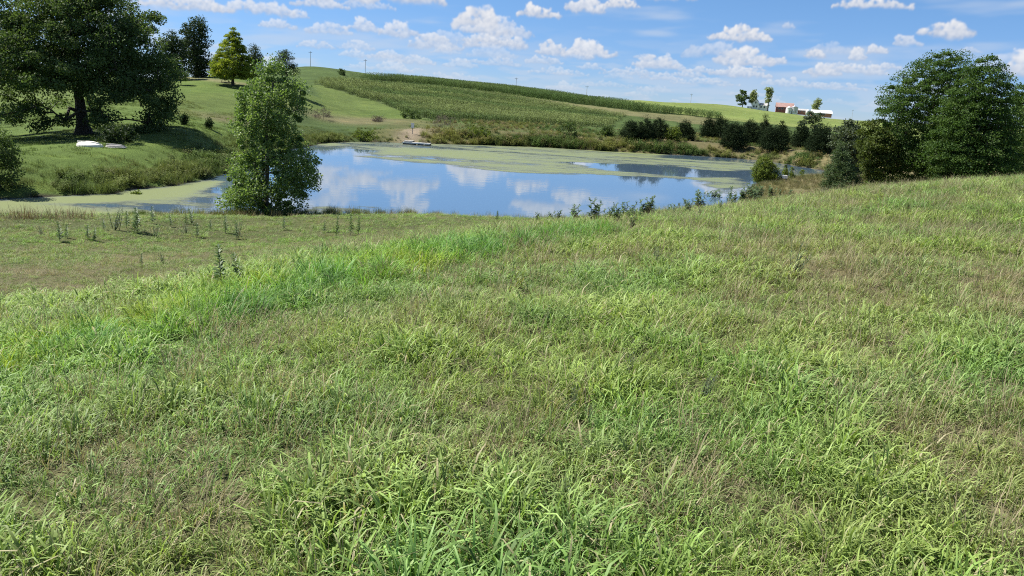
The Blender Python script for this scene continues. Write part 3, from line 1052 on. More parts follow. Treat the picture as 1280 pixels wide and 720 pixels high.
    base = mixc(base, (0.110, 0.235, 0.075), sstep(.48, .6, v))
    base = mixc(base, (0.235, 0.330, 0.060), sstep(.45, .34, v))
    base *= (0.80 + .45 * rs.rand(n))[:, None] * np.array([1.1, 1.06, .85])[None]
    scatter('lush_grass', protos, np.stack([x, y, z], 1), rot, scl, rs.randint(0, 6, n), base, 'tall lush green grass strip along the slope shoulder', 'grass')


build_meadow()


def build_bank_weeds():
    protos = [proto('weed_clump', leafy(12, 1.0, .22, 16, .55, 500 + i), WEED) for i in range(4)]
    protos += [proto('reed_clump', blades(60, (.6, 1.25), .022, .5, .5, 520 + i, segs=3, curl=.5), WEED) for i in range(4)]
    P = np.array(POND)
    n0 = 110000
    x = P[:, 0].min() - 14 + rs.rand(n0) * (np.ptp(P[:, 0]) + 28)
    y = P[:, 1].min() - 4 + rs.rand(n0) * (np.ptp(P[:, 1]) + 44)
    z, sd = gz(x, y, True)
    far = far_side(x, y)
    nz = fbm(x / 5, y / 5, 4)
    wid = np.where(x < -18, 4.0, 6.0)
    pr = sstep(1, .25, np.abs(sd - .3) / wid) * (sd > 0.15)
    nearline = (~far) & (sd > .2) & (((sd < 3.5) & (x < 24)) | ((sd < 16) & (x > 11) & (y > 36) & (nz > .42)))
    pr = np.where(far, pr * (.25 + 1.1 * sstep(.35, .55, nz)), nearline * .8)
    le = np.array(LAWN_EDGE[-1])
    scrub = far & (sd > 3) & (((sd < 12) & (x > -26)) | ((sd < 40) & (x > le[0]) & ~inside(CORN_A, x, y)))
    pr = np.where(scrub, np.maximum(pr, .22 * (nz > .42)), pr)
    gap = hit(516, 170, y0=80)
    pr = pr * (1 - np.exp(-((x - gap[0]) / 1.6) ** 2) * (np.abs(y - gap[1]) < 25))
    keep = rs.rand(n0) < pr * .62
    x, y, z, sd, nz, far = [q[keep] for q in (x, y, z, sd, nz, far)]
    n = len(x)
    rot, scl = rot_scl(n, .7, 1.35)
    h = np.where(far, (.48 + .5 * sstep(.45, .62, nz)) * (1 - .45 * sstep(2, 9, sd)), .36)
    h = h * np.where(x < -17, .62, 1.0)
    scl *= h[:, None]
    tone = fbm(x / 7 + 30, y / 7 + 9, 4)
    base = np.tile(np.array([0.145, 0.175, 0.062]), (n, 1))
    base = mixc(base, (0.085, 0.135, 0.045), sstep(.5, .58, tone))
    base = mixc(base, (0.20, 0.215, 0.070), sstep(.48, .38, tone) * .8)
    base = mixc(base, (0.225, 0.185, 0.115), (rs.rand(n) < .12 + .22 * (sd > 3) * (x > -17)) * .8)
    base = mixc(base, (0.105, 0.155, 0.050), (x < -17) * .6)
    base = mixc(base, (0.21, 0.185, 0.10), ((x > 16) & (y < 90) & ~far) * .55)
    base *= (.7 + .6 * rs.rand(n))[:, None]
    pick = np.where(rs.rand(n) < .5, rs.randint(0, 4, n), 4 + rs.randint(0, 4, n))
    pick = np.where(far, pick, 4 + rs.randint(0, 4, n))
    scatter('bank_weeds', protos, np.stack([x, y, z], 1), rot, scl, pick, base, 'rough olive and brown weeds fringing the pond banks', 'weeds')


build_bank_weeds()


def build_lawn_tufts():
    protos = [proto('lawn_tuft', blades(30, (0.07, 0.22), 0.012, 1.0, 0.22, 700 + i, segs=3, curl=.9), WEED) for i in range(5)]
    n0 = 26000
    x = -75 + rs.rand(n0) * 75; y = 40 + rs.rand(n0) * 75
    z, sd = gz(x, y, True)
    nz = fbm(x / 3.0, y / 3.0, 4); n2 = fbm(x / 9 + 4, y / 9, 3)
    keep = far_side(x, y) & (sd > .8) & (rs.rand(n0) < sstep(.35, .6, nz))
    x, y, z, nz, n2, sd = [q[keep] for q in (x, y, z, nz, n2, sd)]
    n = len(x)
    rot, scl = rot_scl(n, .8, 1.5)
    scl[:, 2] *= 1 + 1.2 * sstep(7, 2, sd)
    base = np.tile(np.array([0.105, 0.155, 0.046]), (n, 1))
    base = mixc(base, (0.155, 0.182, 0.068), sstep(.45, .6, n2) * .8)
    base = mixc(base, (0.15, 0.135, 0.07), sstep(7, 2, sd) * .4)
    base *= (.75 + .5 * rs.rand(n))[:, None]
    scatter('lawn_grass', protos, np.stack([x, y, z], 1), rot, scl, rs.randint(0, 5, n), base, 'uneven mown grass on the bank under the oak', 'grass')


build_lawn_tufts()


def build_corn():
    CORN = tint_mat('corn_leaves', trans=.3, rough=.8, spec=.08, strawf=2.0, tipgain=1.12)

    def corn_row(seed):
        r = np.random.RandomState(seed)
        V, F, T, RN = [], [], [], []
        for k in range(7):
            c = np.array([(k - 3) * .36, r.normal() * .12, 0]); H = 2.1 + .4 * r.rand(); rn = r.rand()

            def add(pts, t):
                b = len(V); V.extend(pts); T.extend(t); RN.extend([rn] * len(pts)); F.append(tuple(range(b, b + len(pts))))
            add([c + (.03, 0, 0), c - (.03, 0, 0), c + (0, 0, H + .2)], [0, 0, 1])
            for j in range(8):
                a = r.rand() * 6.28; d = np.array([math.cos(a), math.sin(a), 0]); s = np.array([-d[1], d[0], 0]) * .06
                b0 = c + (0, 0, H * (.2 + .1 * j)); m = b0 + d * .3 + (0, 0, .28); e = b0 + d * .75 + (0, 0, .02 - .2 * r.rand())
                add([b0, m - s, m + s], [.4, .8, .8]); add([m - s, e, m + s], [.8, 1, .8])
        return V, F, T, RN
    protos = [proto('corn_row', corn_row(600 + i), CORN) for i in range(5)]
    X, Y, TN, H = [], [], [], []
    for poly, ang, rowd, colour, h in [(CORN_A, R(18), 1.7, (0.090, 0.140, 0.052), .62), (CORN_B, R(-14), 2.0, (0.068, 0.118, 0.040), .95)]:
        Q = np.array(poly)
        c = Q.mean(0); L = 240
        u, v = np.meshgrid(np.arange(-L, L, 2.4), np.arange(-L, L, rowd))
        u = u.ravel() + rs.rand(u.size) * .8; v = v.ravel() + rs.normal(size=v.size) * .18
        x = c[0] + u * math.cos(ang) - v * math.sin(ang); y = c[1] + u * math.sin(ang) + v * math.cos(ang)
        k = inside(poly, x, y)
        x, y = x[k], y[k]
        nz = fbm(x / 16, y / 16, 4)
        tn = np.tile(np.array(colour), (len(x), 1))
        nz = .4 * nz + .6 * fbm(x / 34 + 7, y / 8 + x / 22, 4)
        tn = mixc(tn, (0.170, 0.212, 0.088), sstep(.43, .55, nz) * (.75 if poly is CORN_A else .25))
        hh = np.full(len(x), h)
        if poly is CORN_A:
            low = sstep(0, 30, x)            # the lower right part of the field is short
            hh = hh * (1 - .55 * low) * (.55 + .9 * nz)
        X.append(np.stack([x, y], 1)); TN.append(tn); H.append(hh)
    p = np.concatenate(X); tn = np.concatenate(TN); h = np.concatenate(H)
    n = len(p)
    tn = tn * (.75 + .5 * rs.rand(n))[:, None]
    z = gz(p[:, 0], p[:, 1])
    rot = np.stack([np.zeros(n), np.zeros(n), R(18) + rs.normal(size=n) * .1 + (rs.rand(n) < .5) * math.pi], 1)
    scl = np.stack([np.full(n, 1.05), np.full(n, 1.3), h * (.9 + .2 * rs.rand(n))], 1)
    scatter('corn_crop', protos, np.concatenate([p, z[:, None]], 1), rot, scl, rs.randint(0, 5, n), tn, 'corn standing in rows across the far hillside', 'corn')


build_corn()

# ------------------------------------------------------------------ trees and shrubs
BARK_DARK = bark_mat('bark_dark', (0.055, 0.045, 0.036))
BARK_GREY = bark_mat('bark_grey', (0.14, 0.125, 0.105))
OAK = leaf_mat('oak_leaves', (0.045, 0.078, 0.026), (0.115, 0.165, 0.058), .32)
DARKTREE = leaf_mat('dark_tree_leaves', (0.026, 0.048, 0.020), (0.062, 0.090, 0.036), .25)
CYPRESS = leaf_mat('yellow_green_needles', (0.120, 0.175, 0.032), (0.32, 0.35, 0.050), .45, .7, .15, cc=(0.44, 0.38, 0.05))
COTTON = leaf_mat('cottonwood_leaves', (0.090, 0.160, 0.048), (0.235, 0.315, 0.110), .42, .5, .3, cc=(0.36, 0.42, 0.24))
LOCUST = leaf_mat('locust_leaflets', (0.036, 0.080, 0.020), (0.108, 0.172, 0.044), .34)
CEDAR = leaf_mat('cedar_needles', (0.013, 0.025, 0.011), (0.032, 0.050, 0.020), .12, .8, .06)
OLIVE = leaf_mat('grey_green_leaves', (0.060, 0.085, 0.048), (0.115, 0.140, 0.075), .25)
WILLOW = leaf_mat('willow_leaves', (0.085, 0.125, 0.026), (0.165, 0.205, 0.040), .35)
SHRUB = leaf_mat('shrub_leaves', (0.045, 0.080, 0.026), (0.110, 0.155, 0.048), .28)
PALE = leaf_mat('pale_tree_leaves', (0.20, 0.235, 0.13), (0.34, 0.37, 0.21), .5)
BRUSH = leaf_mat('dead_brush_twigs', (0.10, 0.082, 0.065), (0.21, 0.175, 0.145), .1, .8, .1)


def crown_points(profile, n, cr, r, shell=.45, hollow=None, depth=1.0, spacing=.62):
    hs = np.array([p[0] for p in profile]); xl = np.array([p[1] for p in profile]); xr = np.array([p[2] for p in profile])
    o = np.argsort(hs); hs, xl, xr = hs[o], xl[o], xr[o]
    hh = np.linspace(hs[0], hs[-1], 200)
    ww = (np.interp(hh, hs, xr) - np.interp(hh, hs, xl)) / 2 + .05
    cdf = np.cumsum(ww ** 1.35); cdf /= cdf[-1]
    out = []
    tries = 0
    while len(out) < n and tries < n * 40:
        tries += 1
        h = np.interp(r.rand(), cdf, hh)
        a, b = np.interp(h, hs, xl), np.interp(h, hs, xr)
        rad = max((b - a) / 2 - cr * .65, .05)
        rho = r.rand() ** shell
        th = r.rand() * 6.283
        p = np.array([(a + b) / 2 + rho * rad * math.cos(th), rho * rad * math.sin(th) * depth, h])
        if hollow is not None and not hollow(p, rho): continue
        if out:
            dd = np.min(np.sum((np.array(out) - p) ** 2, 1))
            if dd < (cr * spacing) ** 2: continue
        out.append(p)
    return np.array(out)


def leaves_mesh(name, pts, cr, per, size, mat, r, flat=.65, needle=0.0, aspect=.55, axis=None, jitter=.35, droop=0.0):
    k = len(pts)
    n = k * per
    c = np.repeat(pts, per, 0)
    crn = np.repeat(r.rand(k), per)
    rad = np.repeat(cr * (1 - jitter + 2 * jitter * r.rand(k)), per)
    g = r.normal(size=(n, 3)); g /= np.linalg.norm(g, axis=1)[:, None]
    u = r.rand(n) ** .5
    off = g * (u * rad)[:, None]
    off[:, 2] *= flat
    p = c + off
    if droop: p[:, 2] -= droop * (off[:, 0] ** 2 + off[:, 1] ** 2) / (rad + 1e-6)
    # leaf frame
    nrm = r.normal(size=(n, 3)) + np.array([0, 0, .6])
    nrm /= np.linalg.norm(nrm, axis=1)[:, None]
    d = r.normal(size=(n, 3))
    if needle:
        ax = axis if axis is not None else np.zeros(3)
        outw = p - np.array([ax[0], ax[1], 0]); outw[:, 2] = 0
        outw /= np.linalg.norm(outw, axis=1)[:, None] + 1e-6
        d = d * (1 - needle) + (outw + np.array([0, 0, .7])) * needle
    d = d - nrm * np.sum(d * nrm, 1)[:, None]
    d /= np.linalg.norm(d, axis=1)[:, None] + 1e-9
    s = np.cross(nrm, d)
    L = (size * (.65 + .7 * r.rand(n)))[:, None]
    V = np.stack([p - d * L * .5, p + s * L * .5 * aspect, p + d * L * .5, p - s * L * .5 * aspect], 1).reshape(-1, 3)
    rn = np.clip(crn * .5 + r.rand(n) * .5, 0, 1)
    f = np.arange(n * 4).reshape(-1, 4)
    return quads_mesh(name, V, f, mat, {'rnd': np.repeat(rn, 4)})


def wood_mesh(name, trunk, tr, pts, mat, r, minr=.015, sides=6, flare=1.5, limb=.5):
    """trunk polyline plus a branch to every leaf clump; radii follow the load carried"""
    nodes = [np.array(p, float) for p in trunk]
    par = [-1] + list(range(len(trunk) - 1))
    nt = len(nodes)
    cx = nodes[-1]
    order = np.argsort(np.linalg.norm(pts - np.array(trunk).mean(0), axis=1)) if len(pts) else []
    first = max(1, int(nt * .4))
    for i in order:
        q = pts[i]
        A = np.array(nodes)
        dist = np.linalg.norm(A - q, axis=1) + np.maximum(A[:, 2] - q[2], 0) * .8
        dist[:first] += 1e3
        j = int(np.argmin(dist))
        base = A[j]
        L = np.linalg.norm(q - base)
        prev = j
        m = 2 if L > 1.0 else 1
        for s in range(1, m + 1):
            t = s / m
            w = base + (q - base) * t + r.normal(size=3) * .07 * L * (t < 1) + np.array([0, 0, .10 * L]) * math.sin(math.pi * t)
            nodes.append(w); par.append(prev); prev = len(nodes) - 1
    N = len(nodes)
    load = np.ones(N)
    for i in range(N - 1, 0, -1):
        load[par[i]] += load[i]
    tot = load[0]
    rad = np.maximum(tr * limb * np.sqrt(load / tot) * 1.3, minr)
    for i in range(nt):
        t = i / max(nt - 1, 1)
        rad[i] = max(rad[i], tr * (1 - .62 * t))
    rad[0] = tr * flare
    V, F = [], []
    for i in range(1, N):
        a, b = nodes[par[i]], nodes[i]
        d = b - a; l = np.linalg.norm(d)
        if l < 1e-5: continue
        d /= l
        u = np.cross(d, (.31, .87, .13)); u /= np.linalg.norm(u); w = np.cross(d, u)
        ra = rad[par[i]] if i < nt else min(rad[par[i]], rad[i] * 1.5)
        n = sides + 4 if i < nt else sides
        k = len(V)
        for (p, rr) in ((a, ra), (b, rad[i])):
            for s in range(n):
                an = 6.28318 * s / n
                V.append(p + rr * (u * math.cos(an) + w * math.sin(an)))
        for s in range(n):
            t = (s + 1) % n
            F.append((k + s, k + t, k + n + t, k + n + s))
    return quads_mesh(name, np.array(V), F, mat, None, True)


def px_profile(rows, Y, cx, by):
    """silhouette rows (pixel y, left x, right x) of a tree at distance Y -> metres above its foot"""
    b = at(cx, by, Y)
    out = []
    for (py, a, c) in rows:
        p0, p1 = at(a, py, Y), at(c, py, Y)
        out.append((p0[2] - b[2], p0[0] - b[0], p1[0] - b[0]))
    return out, b


def tree(name, label, cat, cx, by, Yref, rows, leafm, barkm, n, cr, per, size, tr, trunk_top=.6, seed=1, group=None, hollow=None,
         flat=.65, needle=0.0, aspect=.55, shell=.45, lean=0.0, depth=1.0, limb=.5, jitter=.35, droop=0.0, sink=0.0, stems=1, flare=1.5, spacing=.62, extra=None, Y=None):
    r = np.random.RandomState(seed)
    if Y is None: Y = hit(cx, by, y0=38)[1]
    k = Y / Yref                          # sizes below are given for the distance Yref
    cr, size, tr = cr * k, size * k, tr * k
    prof, b = px_profile(rows, Y, cx, by)
    gzv = g1(b[0], b[1])
    root = empty(name, (b[0], b[1], gzv - .03))
    shift = b[2] - gzv + .03
    prof = [(h + shift, a, c) for h, a, c in prof]
    pts = crown_points(prof, n, cr, r, shell, hollow, depth, spacing)
    if extra is not None: pts = np.concatenate([pts, np.array(extra)])
    H = max(p[0] for p in prof)
    hs = sorted(prof)
    tz = np.linspace(0, H * trunk_top, 7)
    mid = [np.interp(z, [h for h, a, c in hs], [(a + c) / 2 for h, a, c in hs]) for z in tz]
    trunk = [np.array([m * (z / (H * trunk_top + 1e-6)) ** 1.5 * .8 + r.normal() * .02 * z * .3, r.normal() * .015 * z, z]) for m, z in zip(mid, tz)]
    trunk[0] = np.array([0, 0, -.12])
    link('trunk', wood_mesh('trunk', trunk, tr, pts, barkm, r, limb=limb, flare=flare, minr=max(.012, tr * .05)), root)
    if stems > 1:
        for s in range(stems - 1):
            a = r.rand() * 6.28
            t2 = [np.array([math.cos(a) * (.2 + .25 * z), math.sin(a) * (.2 + .25 * z), z]) for z in np.linspace(-.1, H * .45, 5)]
            link('trunk', MB().tube(t2, [tr * .8, tr * .7, tr * .55, tr * .4, tr * .2]).mesh('trunk', barkm, True), root)
    link('crown', leaves_mesh('crown', pts, cr, per, size, leafm, r, flat, needle, aspect, None, jitter, droop), root)
    tag(root, label, cat, group)
    return root


def copy_tree(src, px, Y, by, label, scale, rotz, group=None, zs=1.0):
    """another individual of the same kind, with copies of its parts"""
    b = at(px, by, Y)
    r = src.copy(); COL.objects.link(r)
    r.location = (b[0], b[1], g1(b[0], b[1]) - .05)
    r.rotation_euler = (0, 0, rotz)
    r.scale = (scale, scale, scale * zs)
    for ch in list(src.children):
        c = ch.copy(); COL.objects.link(c); c.parent = r
    r['label'] = label
    if group: r['group'] = group
    return r


def build_trees():
    # the great oak
    def oak_hollow(p, rho):
        if p[2] < 3.8: return rho > .82 and (p[1] > -6) and (abs(p[0]) > 2.1)
        return True
    rows = [(-34, 70, 130), (-22, 35, 160), (-8, 12, 176), (8, -4, 182), (25, -20, 200), (50, -34, 210), (75, -42, 220), (100, -46, 224), (120, -42, 222), (140, -34, 214), (153, -20, 200)]
    r = np.random.RandomState(5)
    extra = []
    for (px, py, Y) in [(50, 140, 106), (58, 152, 106), (48, 158, 106), (82, 150, 107), (120, 140, 107), (124, 152, 107), (196, 157, 112), (208, 145, 112), (30, 138, 108),
                        (190, 20, 110), (197, 24, 110), (210, 78, 112), (218, 95, 112)]:
        p = at(px, py, Y * 72 / 112); b = at(105, 168, 72); extra.append((p[0] - b[0], p[1] - b[1], p[2] - b[2] + .0))
    tree('oak_tree', 'huge spreading dark oak with drooping limbs on the grassy bank', 'tree', 105, 168, 112, rows, OAK, BARK_DARK, 460, 1.85, 290, .36, .95, .42, 11, Y=72, hollow=oak_hollow, flat=.6, shell=.46, limb=.5, depth=.9, extra=extra, flare=1.5)
    # row at the top of the lawn
    tree('dark_broadleaf_tree', 'tall dark green tree left of the yellow-green conical tree', 'tree', 246, 99, 198,
         [(22, 232, 256), (30, 228, 260), (45, 222, 262), (60, 221, 264), (75, 226, 272), (88, 232, 272), (96, 238, 262)], DARKTREE, BARK_DARK, 120, 1.5, 90, .45, .4, .7, 21, flat=.7, Y=160)
    tree('dark_broadleaf_tree', 'dark rounded tree half hidden behind the right edge of the oak', 'tree', 214, 100, 190,
         [(38, 204, 220), (50, 198, 230), (70, 196, 238), (85, 198, 238), (94, 204, 232)], DARKTREE, BARK_DARK, 80, 1.5, 90, .45, .4, .6, 22, flat=.7, Y=152)
    tree('conical_cypress_tree', 'bright yellow-green conical tree at the top of the lawn', 'tree', 291, 100, 196,
         [(34, 289, 293), (42, 282, 300), (55, 274, 308), (70, 266, 316), (85, 261, 321), (96, 266, 318)], CYPRESS, BARK_DARK, 260, 1.05, 140, .34, .3, .9, 23, flat=.42, needle=.3, shell=.33, spacing=.7, droop=.15, Y=142)
    tree('dark_pine_tree', 'dark pine between the yellow-green cone and the spiky pine', 'tree', 319, 99, 206,
         [(56, 311, 320), (64, 308, 328), (80, 308, 332), (95, 312, 330)], DARKTREE, BARK_DARK, 55, 1.2, 80, .42, .3, .8, 24, needle=.5, aspect=.3, Y=157)
    tree('dark_pine_tree', 'spiky dark pine showing over the top of the leafy young cottonwood', 'tree', 358, 97, 206,
         [(63, 350, 366), (70, 344, 370), (80, 340, 374), (92, 346, 376)], DARKTREE, BARK_DARK, 60, 1.1, 80, .42, .3, .8, 25, needle=.6, aspect=.25, Y=157)
    for (px, by, Y, rows, lab, sd) in [(277, 99, 190, [(88, 270, 286), (93, 266, 290), (98, 268, 290)], 'low dark shrub at the foot of the yellow-green conical tree', 31),
                                       (226, 100, 178, [(86, 218, 234), (92, 215, 238), (99, 217, 237)], 'olive shrub below the tall dark tree beside the oak', 32)]:
        tree('lawn_shrub', lab, 'shrub', px, by, Y, rows, SHRUB if sd == 32 else DARKTREE, BARK_DARK, 18, .8, 60, .35, .08, .5, sd, Y=Y * .77)
    # young cottonwood on the near shore
    tree('young_cottonwood_tree', 'leafy young cottonwood growing alone on the near pond edge', 'tree', 333, 271, 35.5,
         [(72, 328, 354), (82, 320, 368), (95, 308, 382), (110, 298, 388), (122, 292, 392), (140, 287, 384), (160, 289, 376), (178, 290, 384), (196, 288, 402), (212, 283, 409), (228, 277, 402), (242, 273, 388), (256, 276, 376), (268, 300, 366)],
         COTTON, BARK_GREY, 300, .36, 190, .088, .11, .85, 41, flat=.8, shell=.40, aspect=.8, stems=4, limb=.6, jitter=.7, depth=.8, flare=1.2, spacing=1.08, Y=40)
    # shrub at the left edge and under the oak
    tree('bank_shrub', 'dark leafy bush on the bank at the left edge of the photo', 'shrub', 0, 246, 52,
         [(163, -16, 10), (180, -30, 22), (200, -36, 26), (220, -40, 24), (240, -42, 18)], SHRUB, BARK_DARK, 90, .55, 90, .16, .09, .7, 42, flat=.7, Y=43.5)
    tree('oak_foot_shrub', 'dark low bush beside the oak trunk behind the white boat', 'shrub', 148, 178, 108,
         [(156, 132, 164), (163, 120, 172), (172, 118, 172), (178, 122, 168)], DARKTREE, BARK_DARK, 46, .75, 80, .3, .06, .5, 43)
    tree('round_shrub', 'small round dark shrub on the lawn nearer the oak', 'shrub', 230, 156, 124, [(143, 226, 234), (149, 223, 237), (155, 225, 235)], DARKTREE, BARK_DARK, 14, .5, 60, .28, .04, .5, 44)
    tree('round_shrub', 'small round dark shrub on the lawn nearer the cottonwood', 'shrub', 261, 161, 120, [(149, 258, 264), (155, 255, 267), (160, 257, 265)], DARKTREE, BARK_DARK, 14, .5, 60, .28, .04, .5, 45)
    tree('water_shrub', 'small brownish bush standing in the algae of the left arm', 'shrub', 170, 253, 47.5, [(240, 165, 175), (245, 161, 179), (252, 164, 176)], WILLOW, BARK_DARK, 16, .26, 60, .14, .03, .4, 46)
    # shrubs on the far bank
    for (px, by, Y, rows, lab, m, sd) in [
            (712, 172, 165, [(150, 704, 720), (158, 696, 727), (170, 698, 728)], 'round green bush on the far bank below the short crop rows', SHRUB, 51),
            (760, 171, 160, [(158, 752, 766), (164, 749, 769), (170, 751, 768)], 'small green bush between the round bush and the cedars', SHRUB, 52),
            (556, 160, 195, [(143, 546, 566), (150, 538, 572), (158, 538, 574)], 'grey-brown dead brush at the lower corner of the corn', BRUSH, 53),
            (404, 150, 196, [(134, 394, 412), (139, 388, 420), (146, 388, 424)], 'grey dead brush heap just right of the cottonwood', BRUSH, 54),
            (472, 152, 196, [(145, 466, 478), (148, 462, 484), (152, 462, 484)], 'pale dead brush heap on the bare ground left of the dock', BRUSH, 55),
            (427, 94, 385, [(86, 423, 430), (89, 421, 433), (93, 422, 432)], 'small dark bush alone near the top of the left hill', SHRUB, 56),
            (600, 174, 178, [(157, 588, 610), (165, 580, 618), (173, 582, 616)], 'yellowish green thicket on the bank right of the dock', WILLOW, 57),
            (510, 148, 214, [(137, 505, 520), (141, 500, 528), (147, 502, 530)], 'dark green thicket at the tip of the lawn above the dock', SHRUB, 58),
            (455, 174, 180, [(163, 442, 470), (168, 438, 478), (174, 440, 478)], 'olive thicket on the bank left of the dock', WILLOW, 59),
            (842, 178, 140, [(160, 834, 850), (168, 830, 853), (177, 832, 852)], 'light green bush in front of the left cedar group', WILLOW, 60)]:
        tree('bank_bush', lab, 'bush', px, by, Y, rows, m, BARK_GREY, 26, .75, 70, .32, .05, .5, sd, needle=.4 if m is BRUSH else 0, aspect=.15 if m is BRUSH else .5)
    # cedars on the right of the far bank
    def cedar(label, px, by, Y, top, w, seed, pointy=.3, group=None):
        hw = w / 2.0 * 1.28
        rows = [(top, px - hw * .12, px + hw * .12), (top + (by - top) * .2, px - hw * (.42 + .25 * (1 - pointy)), px + hw * (.42 + .25 * (1 - pointy))),
                (top + (by - top) * .5, px - hw * .84, px + hw * .84), (top + (by - top) * .78, px - hw, px + hw), (by - 1, px - hw * .85, px + hw * .85)]
        n = int(95 * max(1, w / 26))
        return tree('cedar_tree', label, 'tree', px, by, Y, rows, CEDAR, BARK_DARK, n, .70, 150, .21, .13, .85, seed, group, flat=.8, needle=.65, aspect=.28, shell=.4, jitter=.5)
    A = 'far bank cedars'
    for i, (label, px, by, Y, top, w, pt) in enumerate([
            ('leftmost low wide cedar of the left group on the far bank', 791, 176, 140, 150, 32, .2),
            ('cedar with the tallest pointed tip in the left group', 825, 176, 142, 145, 26, .6),
            ('rounded middle cedar of the left group on the far bank', 808, 177, 138, 147, 26, .2),
            ('rightmost cedar of the left group, standing a little apart', 857, 176, 142, 149, 25, .4),
            ('leftmost cedar of the large middle group on the far bank', 886, 172, 148, 146, 22, .3),
            ('second cedar from the left in the middle group', 902, 174, 146, 145, 26, .2),
            ('wide front cedar at the left of the middle group', 918, 184, 122, 152, 32, .1),
            ('back cedar in the centre of the middle group', 938, 180, 134, 149, 30, .3),
            ('slim cedar with the highest tip in the middle group', 957, 178, 138, 144, 20, .8),
            ('wide low front cedar at the right of the middle group', 968, 188, 116, 158, 34, .1),
            ('cedar with twin pointed tips at the right end of the middle group', 978, 180, 128, 150, 20, .8),
            ('left cedar of the right group by the grey-green trees', 1002, 185, 116, 155, 24, .4),
            ('right cedar of the right group by the grey-green trees', 1026, 191, 106, 158, 34, .3),
            ('pointed cedar right behind the right group', 1036, 184, 118, 156, 16, .8)]):
        cedar(label, px, by, Y, top, w, 700 + i, pt, A)
    # grey-green trees and the big locusts on the right
    tree('grey_green_tree', 'hazy grey-green bushy tree behind the right cedars', 'tree', 1016, 176, 150, [(140, 1008, 1024), (148, 1000, 1032), (160, 996, 1040), (174, 1000, 1040)], OLIVE, BARK_GREY, 40, .9, 80, .35, .12, .6, 61, Y=150)
    tree('grey_green_tree', 'grey-green tree left of the locusts behind the spruce', 'tree', 1062, 214, 66, [(152, 1050, 1070), (160, 1040, 1082), (175, 1036, 1092), (195, 1038, 1090), (212, 1044, 1086)], OLIVE, BARK_GREY, 100, .55, 90, .2, .12, .7, 62, Y=80)
    tree('spruce_tree', 'dark grey-green young conifer at the crest left of the locusts', 'tree', 1051, 244, 41, [(178, 1049, 1053), (188, 1040, 1062), (205, 1032, 1070), (222, 1026, 1078), (236, 1022, 1082), (243, 1026, 1080)],
         leaf_mat('spruce_needles', (0.046, 0.080, 0.030), (0.100, 0.145, 0.056), .2), BARK_DARK, 200, .26, 90, .12, .08, .92, 63, Y=40, flat=.6, needle=.7, aspect=.2, shell=.4)
    tree('yellowish_locust_tree', 'yellowish green smaller tree at the left foot of the locusts', 'tree', 1090, 236, 45, [(150, 1080, 1104), (162, 1070, 1118), (185, 1066, 1126), (210, 1070, 1128), (230, 1078, 1124)],
         leaf_mat('yellow_locust_leaflets', (0.045, 0.072, 0.018), (0.105, 0.130, 0.030), .32), BARK_DARK, 130, .42, 110, .13, .1, .7, 64, flat=.5, Y=45)

    def vase(p, rho): return True
    tree('locust_tree', 'tall dark feathery locust forming the left top of the right clump', 'tree', 1165, 232, 43,
         [(60, 1180, 1205), (68, 1160, 1216), (82, 1132, 1220), (98, 1116, 1222), (115, 1100, 1224), (132, 1092, 1226), (155, 1100, 1228), (180, 1104, 1226), (205, 1112, 1222), (226, 1120, 1216)],
         LOCUST, BARK_DARK, 400, .5, 220, .096, .16, .72, 65, Y=45, flat=.42, shell=.42, droop=.22, depth=.8, limb=.6, jitter=.6, spacing=.9)
    tree('locust_tree', 'broad dark feathery locust forming the right of the clump', 'tree', 1232, 228, 40,
         [(66, 1230, 1246), (72, 1216, 1258), (85, 1204, 1264), (100, 1192, 1268), (120, 1180, 1268), (145, 1168, 1270), (170, 1160, 1274), (195, 1154, 1278), (215, 1160, 1280), (226, 1170, 1274)],
         LOCUST, BARK_DARK, 400, .48, 220, .094, .16, .72, 66, Y=42, flat=.42, shell=.42, droop=.22, depth=.8, limb=.6, jitter=.6, spacing=.9)
    tree('locust_tree', 'locust behind the clump reaching past the right edge', 'tree', 1290, 228, 52,
         [(104, 1268, 1300), (118, 1256, 1322), (140, 1250, 1335), (170, 1246, 1340), (200, 1248, 1336), (224, 1252, 1325)],
         LOCUST, BARK_DARK, 330, .55, 150, .115, .14, .7, 67, Y=54, flat=.4, shell=.42, droop=.2)
    tree('willow_bush', 'bright green round willow bush on the near right shore', 'bush', 955, 231, 61, [(198, 950, 964), (205, 942, 972), (215, 938, 977), (225, 940, 976), (231, 944, 972)], WILLOW, BARK_GREY, 110, .34, 100, .15, .05, .5, 68, needle=.3, aspect=.3, Y=on_water(955, 232)[1])
    for i, (px, by, top, w, lab) in enumerate([(982, 228, 202, 9, 'slim pale green sapling right beside the willow bush'), (990, 229, 208, 8, 'second slim sapling right of the willow bush'), (1003, 229, 213, 12, 'short leafy sapling farthest right of the willow bush')]):
        tree('willow_sapling', lab, 'sapling', px, by, 60, [(top, px - 1, px + 1), (top + 7, px - w * .35, px + w * .35), ((top + by) / 2, px - w / 2, px + w / 2), (by - 1, px - w / 2, px + w / 2)], WILLOW, BARK_GREY, 22, .18, 40, .15, .03, .9, 80 + i, needle=.3, aspect=.3, Y=on_water(px, by)[1] - 1.0)
    # farmyard trees on the ridge
    Yf = 545
